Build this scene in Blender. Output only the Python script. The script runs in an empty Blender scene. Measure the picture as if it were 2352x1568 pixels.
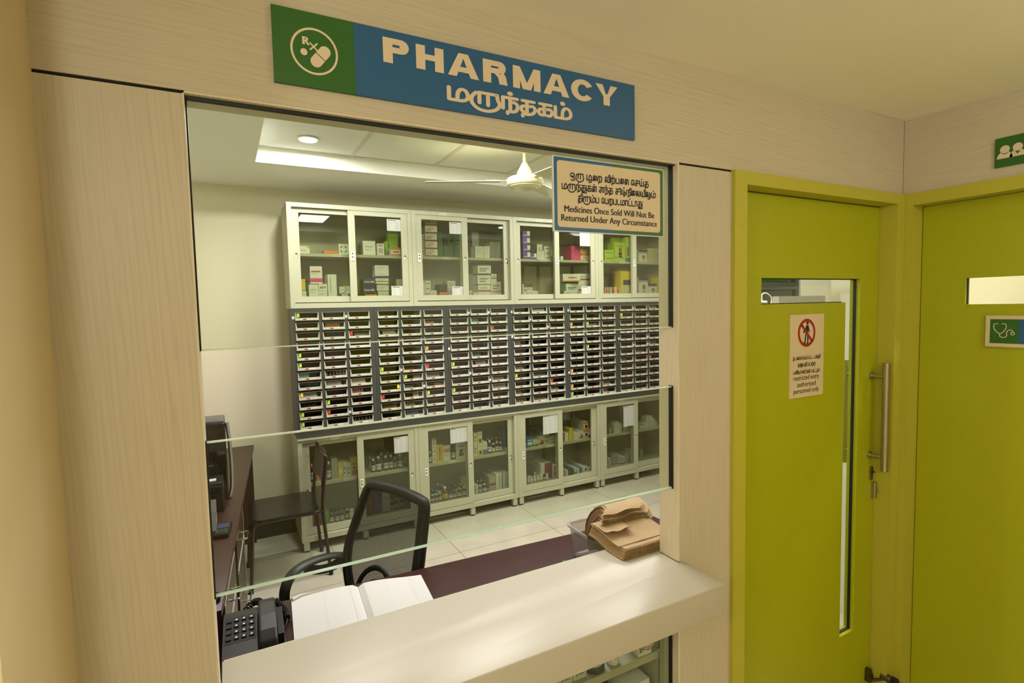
import bpy, bmesh, math, random, re
from mathutils import Vector, Matrix, Euler
random.seed(7)
sc = bpy.context.scene
PI = math.pi

# ---------------------------------------------------------------- camera, world, exposure, lamps
cam_d = bpy.data.cameras.new('camera'); cam_o = bpy.data.objects.new('camera', cam_d)
sc.collection.objects.link(cam_o); sc.camera = cam_o
cam_d.sensor_width = 36.0; cam_d.lens = 1230.55 / 2352 * 36.0; cam_d.clip_start = 0.02
R = ((0.88149853, -0.47168592, -0.02174256), (0.04983688, 0.04714962, 0.99764382), (-0.46954939, -0.88050514, 0.06506967))
M = Matrix(((R[0][0], R[1][0], R[2][0], 0.2835), (R[0][1], R[1][1], R[2][1], -1.0933), (R[0][2], R[1][2], R[2][2], 1.7682), (0, 0, 0, 1)))
cam_o.matrix_world = M
w = bpy.data.worlds.new('world'); sc.world = w; w.use_nodes = True
w.node_tree.nodes['Background'].inputs[0].default_value = (0.9, 0.85, 0.7, 1)
w.node_tree.nodes['Background'].inputs[1].default_value = 0.02
vs = sc.view_settings
vs.view_transform = 'Standard'; vs.look = 'None'; vs.exposure = 1.05; vs.gamma = 1.0; vs.use_curve_mapping = False
sc.cycles.transparent_max_bounces = 20
sc.cycles.max_bounces = 7; sc.cycles.diffuse_bounces = 4; sc.cycles.glossy_bounces = 3; sc.cycles.transmission_bounces = 4
sc.cycles.caustics_reflective = False; sc.cycles.caustics_refractive = False
sc.cycles.sample_clamp_indirect = 4.0
PANELS = [(1.20, 0.75, .32, .52, 0.0), (3.18, 2.30, .6, .6, 4.0), (1.62, 1.75, .6, .6, 12.0), (3.3, 1.50, .6, .6, 13.0)]   # ceiling panels of the pharmacy, last two added unseen as fill: x, y, sizes, watts
SPOTS = [(0.782, 2.42, 11.0), (3.54, 0.87, 5.0)]                      # round downlights of the pharmacy
HALL = [(-0.20, -2.35, 17.5), (-1.25, -1.35, 15.0), (2.02, -1.30, 4.0)]   # round ceiling lamps of the corridor; third one added to brighten the right side
C_IN, C_HALL = (1.0, 0.965, 0.98), (1.0, 0.955, 0.84)

# ---------------------------------------------------------------- helpers
def s2l(h):
    h = h.lstrip('#'); out = []
    for i in (0, 2, 4):
        c = int(h[i:i + 2], 16) / 255
        out.append(c / 12.92 if c <= .04045 else ((c + .055) / 1.055) ** 2.4)
    return (*out, 1)
MATS = {}
def mat(name, col='#888888', rough=.5, metal=0.0, spec=.5, noise=0.0, nscale=30.0, bump=0.0, stretch=(1, 1, 1), coat=0.0):
    if name in MATS: return MATS[name]
    m = bpy.data.materials.new(name); m.use_nodes = True; nt = m.node_tree; b = nt.nodes['Principled BSDF']
    c = s2l(col) if isinstance(col, str) else col
    b.inputs['Base Color'].default_value = c; b.inputs['Roughness'].default_value = rough; b.inputs['Metallic'].default_value = metal
    b.inputs['Specular IOR Level'].default_value = spec; b.inputs['Coat Weight'].default_value = coat
    if noise or bump:
        tc = nt.nodes.new('ShaderNodeTexCoord'); mp = nt.nodes.new('ShaderNodeMapping'); no = nt.nodes.new('ShaderNodeTexNoise')
        mp.inputs['Scale'].default_value = stretch; no.inputs['Scale'].default_value = nscale; no.inputs['Detail'].default_value = 4
        nt.links.new(tc.outputs['Object'], mp.inputs[0]); nt.links.new(mp.outputs[0], no.inputs['Vector'])
        if noise:
            mx = nt.nodes.new('ShaderNodeMixRGB'); mx.inputs[1].default_value = tuple(max(0, x * (1 - noise)) for x in c[:3]) + (1,)
            mx.inputs[2].default_value = tuple(min(1, x * (1 + noise)) for x in c[:3]) + (1,)
            nt.links.new(no.outputs['Fac'], mx.inputs[0]); nt.links.new(mx.outputs[0], b.inputs['Base Color'])
        if bump:
            bp = nt.nodes.new('ShaderNodeBump'); bp.inputs['Strength'].default_value = bump; bp.inputs['Distance'].default_value = .002
            nt.links.new(no.outputs['Fac'], bp.inputs['Height']); nt.links.new(bp.outputs[0], b.inputs['Normal'])
    MATS[name] = m; return m
def wood(name, light, dark, axis, k=1.0, rough=.45, spec=.35, amt=1.0):
    """procedural laminate: long fibres along AXIS with cathedral bands"""
    m = bpy.data.materials.new(name); m.use_nodes = True; nt = m.node_tree; b = nt.nodes['Principled BSDF']; L = nt.links.new
    tc = nt.nodes.new('ShaderNodeTexCoord')
    def n(scale, sc_, detail=4):
        mp = nt.nodes.new('ShaderNodeMapping'); s = [scale, scale, scale]; s['xyz'.index(axis)] = scale * .035; mp.inputs['Scale'].default_value = s
        no = nt.nodes.new('ShaderNodeTexNoise'); no.inputs['Scale'].default_value = sc_; no.inputs['Detail'].default_value = detail
        L(tc.outputs['Object'], mp.inputs[0]); L(mp.outputs[0], no.inputs['Vector']); return no.outputs['Fac']
    fine = n(170 * k, 1.0); broad = n(9 * k, 1.0, 2)
    mp = nt.nodes.new('ShaderNodeMapping'); s = [30 * k] * 3; s['xyz'.index(axis)] = 1.1 * k; mp.inputs['Scale'].default_value = s
    wv = nt.nodes.new('ShaderNodeTexWave'); wv.wave_type = 'BANDS'; wv.bands_direction = 'DIAGONAL'; wv.inputs['Scale'].default_value = 2.1; wv.inputs['Distortion'].default_value = 11; wv.inputs['Detail'].default_value = 2; wv.inputs['Detail Scale'].default_value = .6
    L(tc.outputs['Object'], mp.inputs[0]); L(mp.outputs[0], wv.inputs['Vector'])
    pw = nt.nodes.new('ShaderNodeMath'); pw.operation = 'POWER'; pw.inputs[1].default_value = 5; L(wv.outputs['Fac'], pw.inputs[0])
    ml = nt.nodes.new('ShaderNodeMath'); ml.operation = 'MULTIPLY'; L(pw.outputs[0], ml.inputs[0]); L(broad, ml.inputs[1])
    ad = nt.nodes.new('ShaderNodeMath'); ad.operation = 'MULTIPLY_ADD'; L(ml.outputs[0], ad.inputs[0]); ad.inputs[1].default_value = .36 * amt
    f2 = nt.nodes.new('ShaderNodeMath'); f2.operation = 'MULTIPLY_ADD'; L(fine, f2.inputs[0]); f2.inputs[1].default_value = .5 * amt; f2.inputs[2].default_value = -.12 * amt
    L(f2.outputs[0], ad.inputs[2])
    mx = nt.nodes.new('ShaderNodeMixRGB'); mx.use_clamp = True; mx.inputs[1].default_value = s2l(light); mx.inputs[2].default_value = s2l(dark); L(ad.outputs[0], mx.inputs[0]); L(mx.outputs[0], b.inputs['Base Color'])
    b.inputs['Roughness'].default_value = rough; b.inputs['Specular IOR Level'].default_value = spec
    MATS[name] = m; return m
def glassy(name, tint, refl=.05, rough=0.0, opac=0.0, body='#ffffff', power=5.0):
    """thin clear sheet: sees straight through, mirrors more at grazing angles"""
    m = bpy.data.materials.new(name); m.use_nodes = True; nt = m.node_tree; nt.nodes.clear(); L = nt.links.new; N = nt.nodes.new
    out = N('ShaderNodeOutputMaterial'); tr = N('ShaderNodeBsdfTransparent'); tr.inputs[0].default_value = s2l(tint)
    gl = N('ShaderNodeBsdfGlossy'); gl.inputs['Roughness'].default_value = rough
    lw = N('ShaderNodeLayerWeight'); p = N('ShaderNodeMath'); p.operation = 'POWER'; p.inputs[1].default_value = power; L(lw.outputs['Facing'], p.inputs[0])
    a = N('ShaderNodeMath'); a.operation = 'MULTIPLY_ADD'; a.inputs[1].default_value = .8; a.inputs[2].default_value = refl; L(p.outputs[0], a.inputs[0])
    base = tr.outputs[0]
    if opac:
        df = N('ShaderNodeBsdfDiffuse'); df.inputs[0].default_value = s2l(body); m1 = N('ShaderNodeMixShader'); m1.inputs[0].default_value = opac; L(tr.outputs[0], m1.inputs[1]); L(df.outputs[0], m1.inputs[2]); base = m1.outputs[0]
    m2 = N('ShaderNodeMixShader'); L(a.outputs[0], m2.inputs[0]); L(base, m2.inputs[1]); L(gl.outputs[0], m2.inputs[2]); L(m2.outputs[0], out.inputs[0])
    MATS[name] = m; return m
def emit(name, col, strength):
    m = bpy.data.materials.new(name); m.use_nodes = True; nt = m.node_tree; b = nt.nodes['Principled BSDF']
    b.inputs['Base Color'].default_value = (*col, 1); b.inputs['Emission Color'].default_value = (*col, 1); b.inputs['Emission Strength'].default_value = strength
    MATS[name] = m; return m

_txt = {}
def text_polys(s):
    if s not in _txt:
        c = bpy.data.curves.new('t', 'FONT'); c.body = s; c.size = 1.0; c.resolution_u = 4; c.align_x = 'LEFT'
        o = bpy.data.objects.new('t', c); sc.collection.objects.link(o)
        me = bpy.data.meshes.new_from_object(o.evaluated_get(bpy.context.evaluated_depsgraph_get()))
        vs_ = [(v.co.x, v.co.y) for v in me.vertices]; fs = [tuple(p.vertices) for p in me.polygons]
        bpy.data.objects.remove(o); bpy.data.curves.remove(c); bpy.data.meshes.remove(me)
        x0 = min(v[0] for v in vs_); x1 = max(v[0] for v in vs_); _txt[s] = ([(x - x0, y) for x, y in vs_], fs, x1 - x0)
    return _txt[s]

class MB:
    """collects shapes into ONE mesh object"""
    def __init__(self): self.v = []; self.f = []; self.mi = []; self.sm = []; self.X = Matrix()
    def add(self, vs_, fs, m=0, smooth=False):
        n = len(self.v); self.v += [tuple(self.X @ Vector(p)) for p in vs_]
        for f in fs: self.f.append(tuple(i + n for i in f)); self.mi.append(m); self.sm.append(smooth)
        return self
    def box(self, x0, x1, y0, y1, z0, z1, m=0):
        if x0 > x1: x0, x1 = x1, x0
        if y0 > y1: y0, y1 = y1, y0
        if z0 > z1: z0, z1 = z1, z0
        return self.add([(x0, y0, z0), (x1, y0, z0), (x1, y1, z0), (x0, y1, z0), (x0, y0, z1), (x1, y0, z1), (x1, y1, z1), (x0, y1, z1)],
                        [(0, 3, 2, 1), (4, 5, 6, 7), (0, 1, 5, 4), (1, 2, 6, 5), (2, 3, 7, 6), (3, 0, 4, 7)], m)
    def rbox(self, x0, x1, y0, y1, z0, z1, r, m=0, seg=3):
        bm = bmesh.new(); bmesh.ops.create_cube(bm, size=1)
        for v in bm.verts: v.co = ((x0 + x1) / 2 + v.co.x * (x1 - x0), (y0 + y1) / 2 + v.co.y * (y1 - y0), (z0 + z1) / 2 + v.co.z * (z1 - z0))
        bmesh.ops.bevel(bm, geom=bm.edges[:], offset=r, segments=seg, affect='EDGES', profile=.5)
        bm.verts.index_update(); self.add([v.co.copy() for v in bm.verts], [[v.index for v in f.verts] for f in bm.faces], m, True); bm.free(); return self
    def quad(self, a, b, c, d, m=0): return self.add([a, b, c, d], [(0, 1, 2, 3)], m)
    def prism(self, pts, d0, d1, axis='y', m=0, smooth=False):
        """polygon (2-D) extruded along AXIS; pts are (x,z) for y, (y,z) for x, (x,y) for z"""
        n = len(pts)
        def p3(p, d): return (p[0], d, p[1]) if axis == 'y' else (d, p[0], p[1]) if axis == 'x' else (p[0], p[1], d)
        vs_ = [p3(p, d0) for p in pts] + [p3(p, d1) for p in pts]
        fs = [tuple(range(n)), tuple(range(2 * n - 1, n - 1, -1))] + [(i, i + n, (i + 1) % n + n, (i + 1) % n) for i in range(n)]
        return self.add(vs_, fs, m, smooth)
    def lathe(self, prof, c=(0, 0, 0), seg=16, m=0, axis='z', caps=True, smooth=True):
        """profile [(r, h)...] turned about AXIS through c"""
        vs_ = []; fs = []; k = len(prof)
        for i in range(seg):
            a = 2 * PI * i / seg
            for r, h in prof:
                q = (r * math.cos(a), r * math.sin(a), h)
                if axis == 'y': q = (q[0], q[2], q[1])
                if axis == 'x': q = (q[2], q[0], q[1])
                vs_.append((c[0] + q[0], c[1] + q[1], c[2] + q[2]))
        for i in range(seg):
            j = (i + 1) % seg
            for t in range(k - 1): fs.append((i * k + t, j * k + t, j * k + t + 1, i * k + t + 1))
        if caps: fs += [tuple(i * k for i in range(seg - 1, -1, -1)), tuple(i * k + k - 1 for i in range(seg))]
        return self.add(vs_, fs, m, smooth)
    def tube(self, pts, r, seg=8, m=0, closed=False, flat=None, caps=True):
        """round (or flat: (a,b) elliptic) bar through pts"""
        P = [Vector(p) for p in pts]; n = len(P); vs_ = []; fs = []; up = None
        for i, p in enumerate(P):
            t = (P[(i + 1) % n] - P[i - 1]) if (closed or 0 < i < n - 1) else (P[1] - P[0] if i == 0 else P[-1] - P[-2])
            t.normalize()
            if up is None:
                up = Vector((0, 0, 1)) if abs(t.z) < .9 else Vector((1, 0, 0))
            up = (up - t * up.dot(t)).normalized(); sd = t.cross(up)
            rr = r[i] if isinstance(r, (list, tuple)) else r
            a, b = (flat if flat else (rr, rr))
            for k in range(seg):
                an = 2 * PI * k / seg; vs_.append(p + sd * (a * math.cos(an)) + up * (b * math.sin(an)))
        for i in range(n if closed else n - 1):
            j = (i + 1) % n
            for k in range(seg): fs.append((i * seg + k, i * seg + (k + 1) % seg, j * seg + (k + 1) % seg, j * seg + k))
        if caps and not closed: fs += [tuple(range(seg - 1, -1, -1)), tuple((n - 1) * seg + k for k in range(seg))]
        return self.add(vs_, fs, m, True)
    def text(self, s, org, size, u=(1, 0, 0), v=(0, 0, 1), m=0, align='L', width=None, bold=0.0, xs=1.0):
        """lettering on the plane spanned by u (reading direction) and v (up); org = start (or middle) of the baseline"""
        vs_, fs, wd = text_polys(s); U = Vector(u).normalized(); V = Vector(v).normalized()
        sx = (width / wd) if width else size * xs
        off = -wd * sx / 2 if align == 'C' else 0
        N = U.cross(V); self.k = getattr(self, 'k', 0)
        for d in ((0,) if not bold else (-bold, 0, bold)):
            self.k += 1; O = Vector(org) + N * (self.k % 3 * 4e-5)
            self.add([O + U * (x * sx + off + d) + V * (y * size) for x, y in vs_], fs, m)
        return self
    def strokes(self, sl, org, u=(1, 0, 0), v=(0, 0, 1), size=1.0, wd=.16, m=0, xs=1.0):
        """pen strokes: list of ('l'|'s', points); round pen of width wd"""
        U = Vector(u).normalized(); V = Vector(v).normalized(); N = U.cross(V); O = Vector(org); h = wd / 2; k = [0]
        def P(q): return O + N * (k[0] % 43 * 1.5e-5) + U * (q[0] * size * xs) + V * (q[1] * size)
        for kind, pts in sl:
            q = smooth(pts, 5) if kind == 's' else pts
            for a, b in zip(q[:-1], q[1:]):
                k[0] += 1; dx, dy = b[0] - a[0], b[1] - a[1]; l = math.hypot(dx, dy) or 1e-6; nx, ny = -dy / l * h, dx / l * h
                self.add([P((a[0] + nx, a[1] + ny)), P((a[0] - nx, a[1] - ny)), P((b[0] - nx, b[1] - ny)), P((b[0] + nx, b[1] + ny))], [(0, 1, 2, 3)], m)
            for c in q:
                k[0] += 1; self.add([P((c[0] + h * math.cos(PI * j / 4), c[1] + h * math.sin(PI * j / 4))) for j in range(8)], [tuple(range(8))], m)
        return self
    def build(self, name, mats, parent=None, loc=(0, 0, 0), rot=(0, 0, 0)):
        me = bpy.data.meshes.new(name); me.from_pydata([tuple(p) for p in self.v], [], self.f)
        for x in (mats if isinstance(mats, (list, tuple)) else [mats]): me.materials.append(MATS[x] if isinstance(x, str) else x)
        me.polygons.foreach_set('material_index', self.mi); me.polygons.foreach_set('use_smooth', self.sm); me.update()
        if any(self.sm): me.set_sharp_from_angle(angle=math.radians(40))
        o = bpy.data.objects.new(name, me); sc.collection.objects.link(o); o.location = loc; o.rotation_euler = rot
        if parent: o.parent = parent
        return o
def smooth(pts, k=5, closed=False):
    """Catmull-Rom through pts"""
    n = len(pts); out = []
    if n < 3 and not closed: return list(pts)
    for i in range(n if closed else n - 1):
        p0, p1, p2, p3 = (pts[(i - 1) % n], pts[i], pts[(i + 1) % n], pts[(i + 2) % n]) if closed else (pts[max(0, i - 1)], pts[i], pts[i + 1], pts[min(n - 1, i + 2)])
        for t in range(k):
            s = t / k
            out.append(tuple(.5 * (2 * b + (c - a) * s + (2 * a - 5 * b + 4 * c - d) * s * s + (3 * b - a - 3 * c + d) * s ** 3) for a, b, c, d in zip(p0, p1, p2, p3)))
    if not closed: out.append(tuple(pts[-1]))
    return out
def tag(o, label, cat, group=None):
    o['label'] = label; o['category'] = cat
    if group: o['group'] = group
    return o
def thing(name, label, cat, loc=(0, 0, 0), rz=0.0, group=None):
    o = bpy.data.objects.new(name, None); sc.collection.objects.link(o); o.empty_display_size = .05
    o.location = loc; o.rotation_euler = (0, 0, rz); return tag(o, label, cat, group)
def struct(o, label=None):
    o['kind'] = 'structure'
    if label: o['label'] = label
    return o
def sroot(name, label=None):
    o = bpy.data.objects.new(name, None); sc.collection.objects.link(o); return struct(o, label)
def area(name, parent, loc, size, watts, col, shape='SQUARE'):
    l = bpy.data.lights.new(name, 'AREA'); l.shape = shape; l.size = size; l.energy = watts; l.color = col
    o = bpy.data.objects.new(name, l); sc.collection.objects.link(o); o.parent = parent; o.location = loc; return o

def globe(name, parent, loc, r, watts, col):
    l = bpy.data.lights.new(name, 'POINT'); l.shadow_soft_size = r; l.energy = watts; l.color = col
    o = bpy.data.objects.new(name, l); sc.collection.objects.link(o); o.parent = parent; o.location = loc; return o

# ---------------------------------------------------------------- materials
wood('laminate_upright', '#c9bfa6', '#a69a80', 'z'); wood('laminate_level', '#c9bfa6', '#a69a80', 'x'); wood('laminate_level_y', '#c9bfa6', '#a69a80', 'y')
wood('pale_jamb', '#ddd2b8', '#c0af8c', 'z', rough=.4); wood('mahogany', '#3a1b17', '#190b09', 'x', rough=.38, spec=.3); wood('mahogany_y', '#3a1b17', '#190b09', 'y', rough=.35, spec=.35)
mat('paint_corridor', '#d8c69a', .6, noise=.03, nscale=3); mat('ceiling_corridor', '#f4efdf', .7, noise=.02, nscale=2)
mat('paint_room', '#e3dcc0', .6, noise=.02, nscale=2); mat('ceiling_room', '#f6f5ee', .7); mat('ceiling_tile', '#ecebe2', .85, noise=.08, nscale=160, bump=.3)
mat('tee_bar', '#d2cfc0', .5); mat('skirting', '#1e2a1c', .3, noise=.2, nscale=60); mat('black', '#0c0c0b', .5); mat('gap', '#050505', .8)
mat('lime_paint', '#a5a90f', .42, noise=.03, nscale=25); mat('lime_frame', '#b6b038', .45, noise=.04, nscale=40)
mat('white_gloss', '#bab4a2', .38, spec=.5); mat('steel_paint', '#b3b098', .42, noise=.015, nscale=20); mat('rack_grey', '#3b3b37', .5); mat('bin_plastic', '#96947f', .45); mat('bin_dark', '#1d1d1b', .5)
mat('steel', '#b5ada0', .28, 1.0); mat('chrome', '#d8d8d4', .12, 1.0); mat('brass_dark', '#6d6350', .35, 1.0)
mat('white', '#e6e4db', .5); mat('paper', '#c9c8c4', .7); mat('ink', '#17171a', .6); mat('ink_pale', '#b2b2ae', .7); mat('sign_cream', '#d6c39f', .45); mat('sign_green', '#2c6120', .4); mat('sign_blue', '#245a86', .4); mat('sign_teal', '#0c5a86', .4); mat('sign_white', '#dcc9ab', .45)
mat('red_sign', '#9b2018', .45); mat('black_plastic', '#0c0c0b', .5, spec=.3); mat('dark_plastic', '#1b1a17', .42, spec=.4); mat('grey_plastic', '#4a4944', .4); mat('fan_cream', '#ddd5ae', .28, coat=.3)
mat('kraft', '#a58a5f', .75, noise=.12, nscale=18); mat('kraft_edge', '#80663c', .85, noise=.35, nscale=140, stretch=(1, 1, 3))
mat('maroon_tube', '#2a0f10', .3); mat('maroon_pad', '#3a1a17', .35, noise=.1, nscale=40); mat('rubber', '#0e0e0d', .7)
glassy('clear_glass', '#f4f8f2', .018); glassy('cabinet_glass', '#eef0e6', .07); glassy('bin_window', '#e6e6de', .04); glassy('box_plastic', '#dcdad8', .07, .15, .30, '#cfc9c8')
mat('glass_edge', '#cfe6da', .15, spec=.9)
emit('diffuser_room', (1, .97, .92), 7.0); emit('diffuser_spot', (1, .98, .92), 14.0); emit('diffuser_hall', (1, .9, .7), 6.0)
COL = dict(W='#dddbd1', G='#a9a79c', NV='#262a5e', R='#a3342c', O='#d9822b', Y='#dcc02f', LG='#9dc43a', LI='#b4cf3c', GR='#2b6136', GN='#5f9a45', PU='#6440a8', PK='#d4487f', BR='#6f4e34', BL='#4379ae', CB='#c4b78f', BK='#23221e', OC='#b9942c', TE='#2c6a62', WM='#d8d4cc', GD='#2f4236')
for k, c in COL.items(): mat('card_' + k, c, .5)
mat('card_M', '#7c2f3c', .5); mat('card_B', '#3f74ad', .5); mat('skin', '#9a6f50', .6); mat('beige', '#cdbf9a', .7)
mat('print_grey', '#b3b1aa', .6); mat('print_dark', '#6a6a6a', .6); mat('print_red', '#b0453c', .6)
GL = dict(DK='#1c120c', BRN='#4a2717', RD='#6d1220', GB='#3c5a33', WH='#e2e0d8')
for k, c in GL.items(): mat('bottle_' + k, c, .12, spec=.6)
CAPC = dict(W='#dfdedb', BK='#141414', PKC='#96767a', YL='#d2b32a', BRN='#4b3a35', RD='#a3282c', GB='#3c5a33')
for k, c in CAPC.items(): mat('cap_' + k, c, .4)
LABC = dict(W='#d5d6d6', B='#7fb0cf', R='#c8665c', G='#7fae74', Y='#d2b23a')
for k, c in LABC.items(): mat('lab_' + k, c, .5)
mat('foil', '#c9cac9', .28, .85); mat('floor_pale', '#e2dcc6', .3); mat('floor_grout', '#a39c80', .8)
def mesh_fabric():
    m = bpy.data.materials.new('chair_mesh'); m.use_nodes = True; nt = m.node_tree; b = nt.nodes['Principled BSDF']; L = nt.links.new; N = nt.nodes.new
    b.inputs['Base Color'].default_value = s2l('#141413'); b.inputs['Roughness'].default_value = .7
    tc = N('ShaderNodeTexCoord'); sp = N('ShaderNodeSeparateXYZ'); L(tc.outputs['Object'], sp.inputs[0])
    fs = []
    for ax, ph in (('Y', 0), ('Z', 0)):
        mu = N('ShaderNodeMath'); mu.operation = 'MULTIPLY'; mu.inputs[1].default_value = 2 * PI / .0062; L(sp.outputs[ax], mu.inputs[0])
        si = N('ShaderNodeMath'); si.operation = 'SINE'; L(mu.outputs[0], si.inputs[0]); fs.append(si.outputs[0])
    mx = N('ShaderNodeMath'); mx.operation = 'MULTIPLY'; L(fs[0], mx.inputs[0]); L(fs[1], mx.inputs[1])
    gt = N('ShaderNodeMath'); gt.operation = 'GREATER_THAN'; gt.inputs[1].default_value = .6; ab = N('ShaderNodeMath'); ab.operation = 'ABSOLUTE'; L(mx.outputs[0], ab.inputs[0]); L(ab.outputs[0], gt.inputs[0])
    tr = N('ShaderNodeBsdfTransparent'); ms = N('ShaderNodeMixShader'); f = N('ShaderNodeMath'); f.operation = 'MULTIPLY'; f.inputs[1].default_value = .8; L(gt.outputs[0], f.inputs[0])
    L(f.outputs[0], ms.inputs[0]); L(b.outputs[0], ms.inputs[1]); L(tr.outputs[0], ms.inputs[2]); L(ms.outputs[0], nt.nodes['Material Output'].inputs[0]); MATS['chair_mesh'] = m
mesh_fabric()
def tiles():
    m = bpy.data.materials.new('floor_tiles'); m.use_nodes = True; nt = m.node_tree; b = nt.nodes['Principled BSDF']; L = nt.links.new; N = nt.nodes.new
    tc = N('ShaderNodeTexCoord'); mp = N('ShaderNodeMapping'); mp.inputs['Location'].default_value = (-.9, -.03, 0)
    br = N('ShaderNodeTexBrick'); br.offset = 0; br.inputs['Scale'].default_value = 1; br.inputs['Brick Width'].default_value = .8; br.inputs['Row Height'].default_value = .6; br.inputs['Mortar Size'].default_value = .003; br.inputs['Bias'].default_value = 0
    br.inputs['Color1'].default_value = s2l('#bfb9a2'); br.inputs['Color2'].default_value = s2l('#bcb7a0'); br.inputs['Mortar'].default_value = s2l('#8f8566')
    no = N('ShaderNodeTexNoise'); no.inputs['Scale'].default_value = 5; no.inputs['Detail'].default_value = 5; mx = N('ShaderNodeMixRGB'); mx.blend_type = 'MULTIPLY'; mx.inputs[0].default_value = .25
    L(tc.outputs['Object'], mp.inputs[0]); L(mp.outputs[0], br.inputs[0]); L(tc.outputs['Object'], no.inputs[0]); L(br.outputs[0], mx.inputs[1]); L(no.outputs['Fac'], mx.inputs[2]); L(mx.outputs[0], b.inputs['Base Color'])
    b.inputs['Roughness'].default_value = .16; MATS['floor_tiles'] = m
tiles()

# ---------------------------------------------------------------- the shell
XL, XO1, XO2, XD, XC = 0.039, 0.237, 1.393, 1.603, 2.526      # pillar, opening, door casing, corner
ZG, ZC, ZR, ZT, YB, YW = 2.15, 2.418, 2.715, 2.812, 3.0, 3.46
struct(MB().box(-.45, 5.3, .0, 3.6, -.06, 0).build('floor', 'floor_tiles'))
struct(MB().box(-3.0, 5.3, -3.3, -.0, -.06, 0).build('floor_corridor', 'floor_pale'))
struct(MB().box(-3.0, XC + .09, -3.3, 0, ZC, ZC + .05).build('ceiling_corridor', 'ceiling_corridor'))
struct(MB().box(-.40, XL, -.30, .07, 0, ZC).build('wall_left', 'paint_corridor'))
struct(MB().box(-3.0, -.40, -.02, .0, 0, ZC).build('wall_front_far', 'paint_corridor'))
struct(MB().box(-3.05, -3.0, -3.3, 0, 0, ZC).build('wall_end', 'paint_corridor'))
struct(MB().box(-3.0, XC + .09, -3.3, -3.25, 0, ZC).build('wall_back', 'paint_corridor'))
# laminate fascia over opening and door, in two boards
struct(MB().box(XL, 2.30, 0, .07, ZG, 2.76).build('wall_front', 'laminate_level'))
struct(MB().box(2.301, XC, .001, .07, ZG, 2.76).build('wall_front.001', 'laminate_level'))
struct(MB().box(XL, XO1, 0, .07, 0, ZG - .006).build('wall_front_left', 'laminate_upright'))
struct(MB().box(XO2 + .002, XD, 0, .07, 0, ZG - .006).build('wall_front_right', 'laminate_upright'))
struct(MB().box(XL, XO1, .004, .06, ZG - .006, ZG).box(XO2 + .002, XD, .004, .06, ZG - .006, ZG).build('trim_1', 'gap'))
struct(MB().box(-.45, XL, .02, .07, 0, 2.76).box(XC, 5.3, .005, .07, 0, 2.76).build('wall_front_beyond', 'paint_room'))
# right wall of the corridor with its laminate band over door_2
struct(MB().box(XC, XC + .09, -3.25, 0, 2.105 + .045, ZC).build('wall_right', 'laminate_level_y'))
struct(MB().box(XC, XC + .09, -3.25, -.95, 0, 2.15).build('wall_right_side', 'paint_corridor'))
# the consulting room seen through door_2
r2 = MB(); r2.box(3.9, 3.95, -2.7, 0, 0, 2.7).box(XC + .09, 3.95, -2.75, -2.7, 0, 2.7); struct(r2.build('wall_consulting_room', mat('paint_consulting', '#ece4cc', .6)))
struct(MB().box(XC + .09, 3.95, -2.75, 0, 2.7, 2.75).build('ceiling_consulting_room', 'paint_consulting'))
# pharmacy walls and ceilings
struct(MB().box(-.45, 5.3, YW, YW + .05, 0, 2.9).build('wall_pharmacy_back', 'paint_room'))
struct(MB().box(-.45, -.4, 0, YW, 0, 2.9).build('wall_pharmacy_left', 'paint_room'))
struct(MB().box(5.2, 5.3, 0, YW, 0, 2.9).build('wall_pharmacy_right', 'paint_room'))
struct(MB().box(-.4, 5.2, YW - .012, YW, 0, .115).build('baseboard_back', 'skirting'))
struct(MB().box(-.4, -.388, .1, YW - .012, 0, .115).build('baseboard_left', 'skirting'))
TX0, TX1, TY0, TY1 = .50, 4.70, .35, 2.705
cb = MB(); cb.box(-.4, TX0, .07, YW, ZR, 2.90).box(TX1, 5.2, .07, YW, ZR, 2.90).box(TX0, TX1, TY1, YW, ZR, 2.90).box(TX0, TX1, .07, TY0, ZR, 2.90)
struct(cb.build('ceiling', 'ceiling_room'))
struct(MB().box(TX0, TX1, TY0, TY1, ZT + .004, ZT + .05).build('ceiling_tray', 'ceiling_tile'))
tb = MB()
for k in range(8):
    x = TX0 + .6 * k
    tb.box(max(TX0, x - .013), min(TX1, x + .013), TY0, TY1, ZT, ZT + .004)
for k in range(4):
    y = TY1 - .6 * k; tb.box(TX0, TX1, max(TY0, y - .013), min(TY1, y + .013), ZT - .001, ZT + .003)
struct(tb.build('trim_ceiling_grid', 'tee_bar'))

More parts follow.
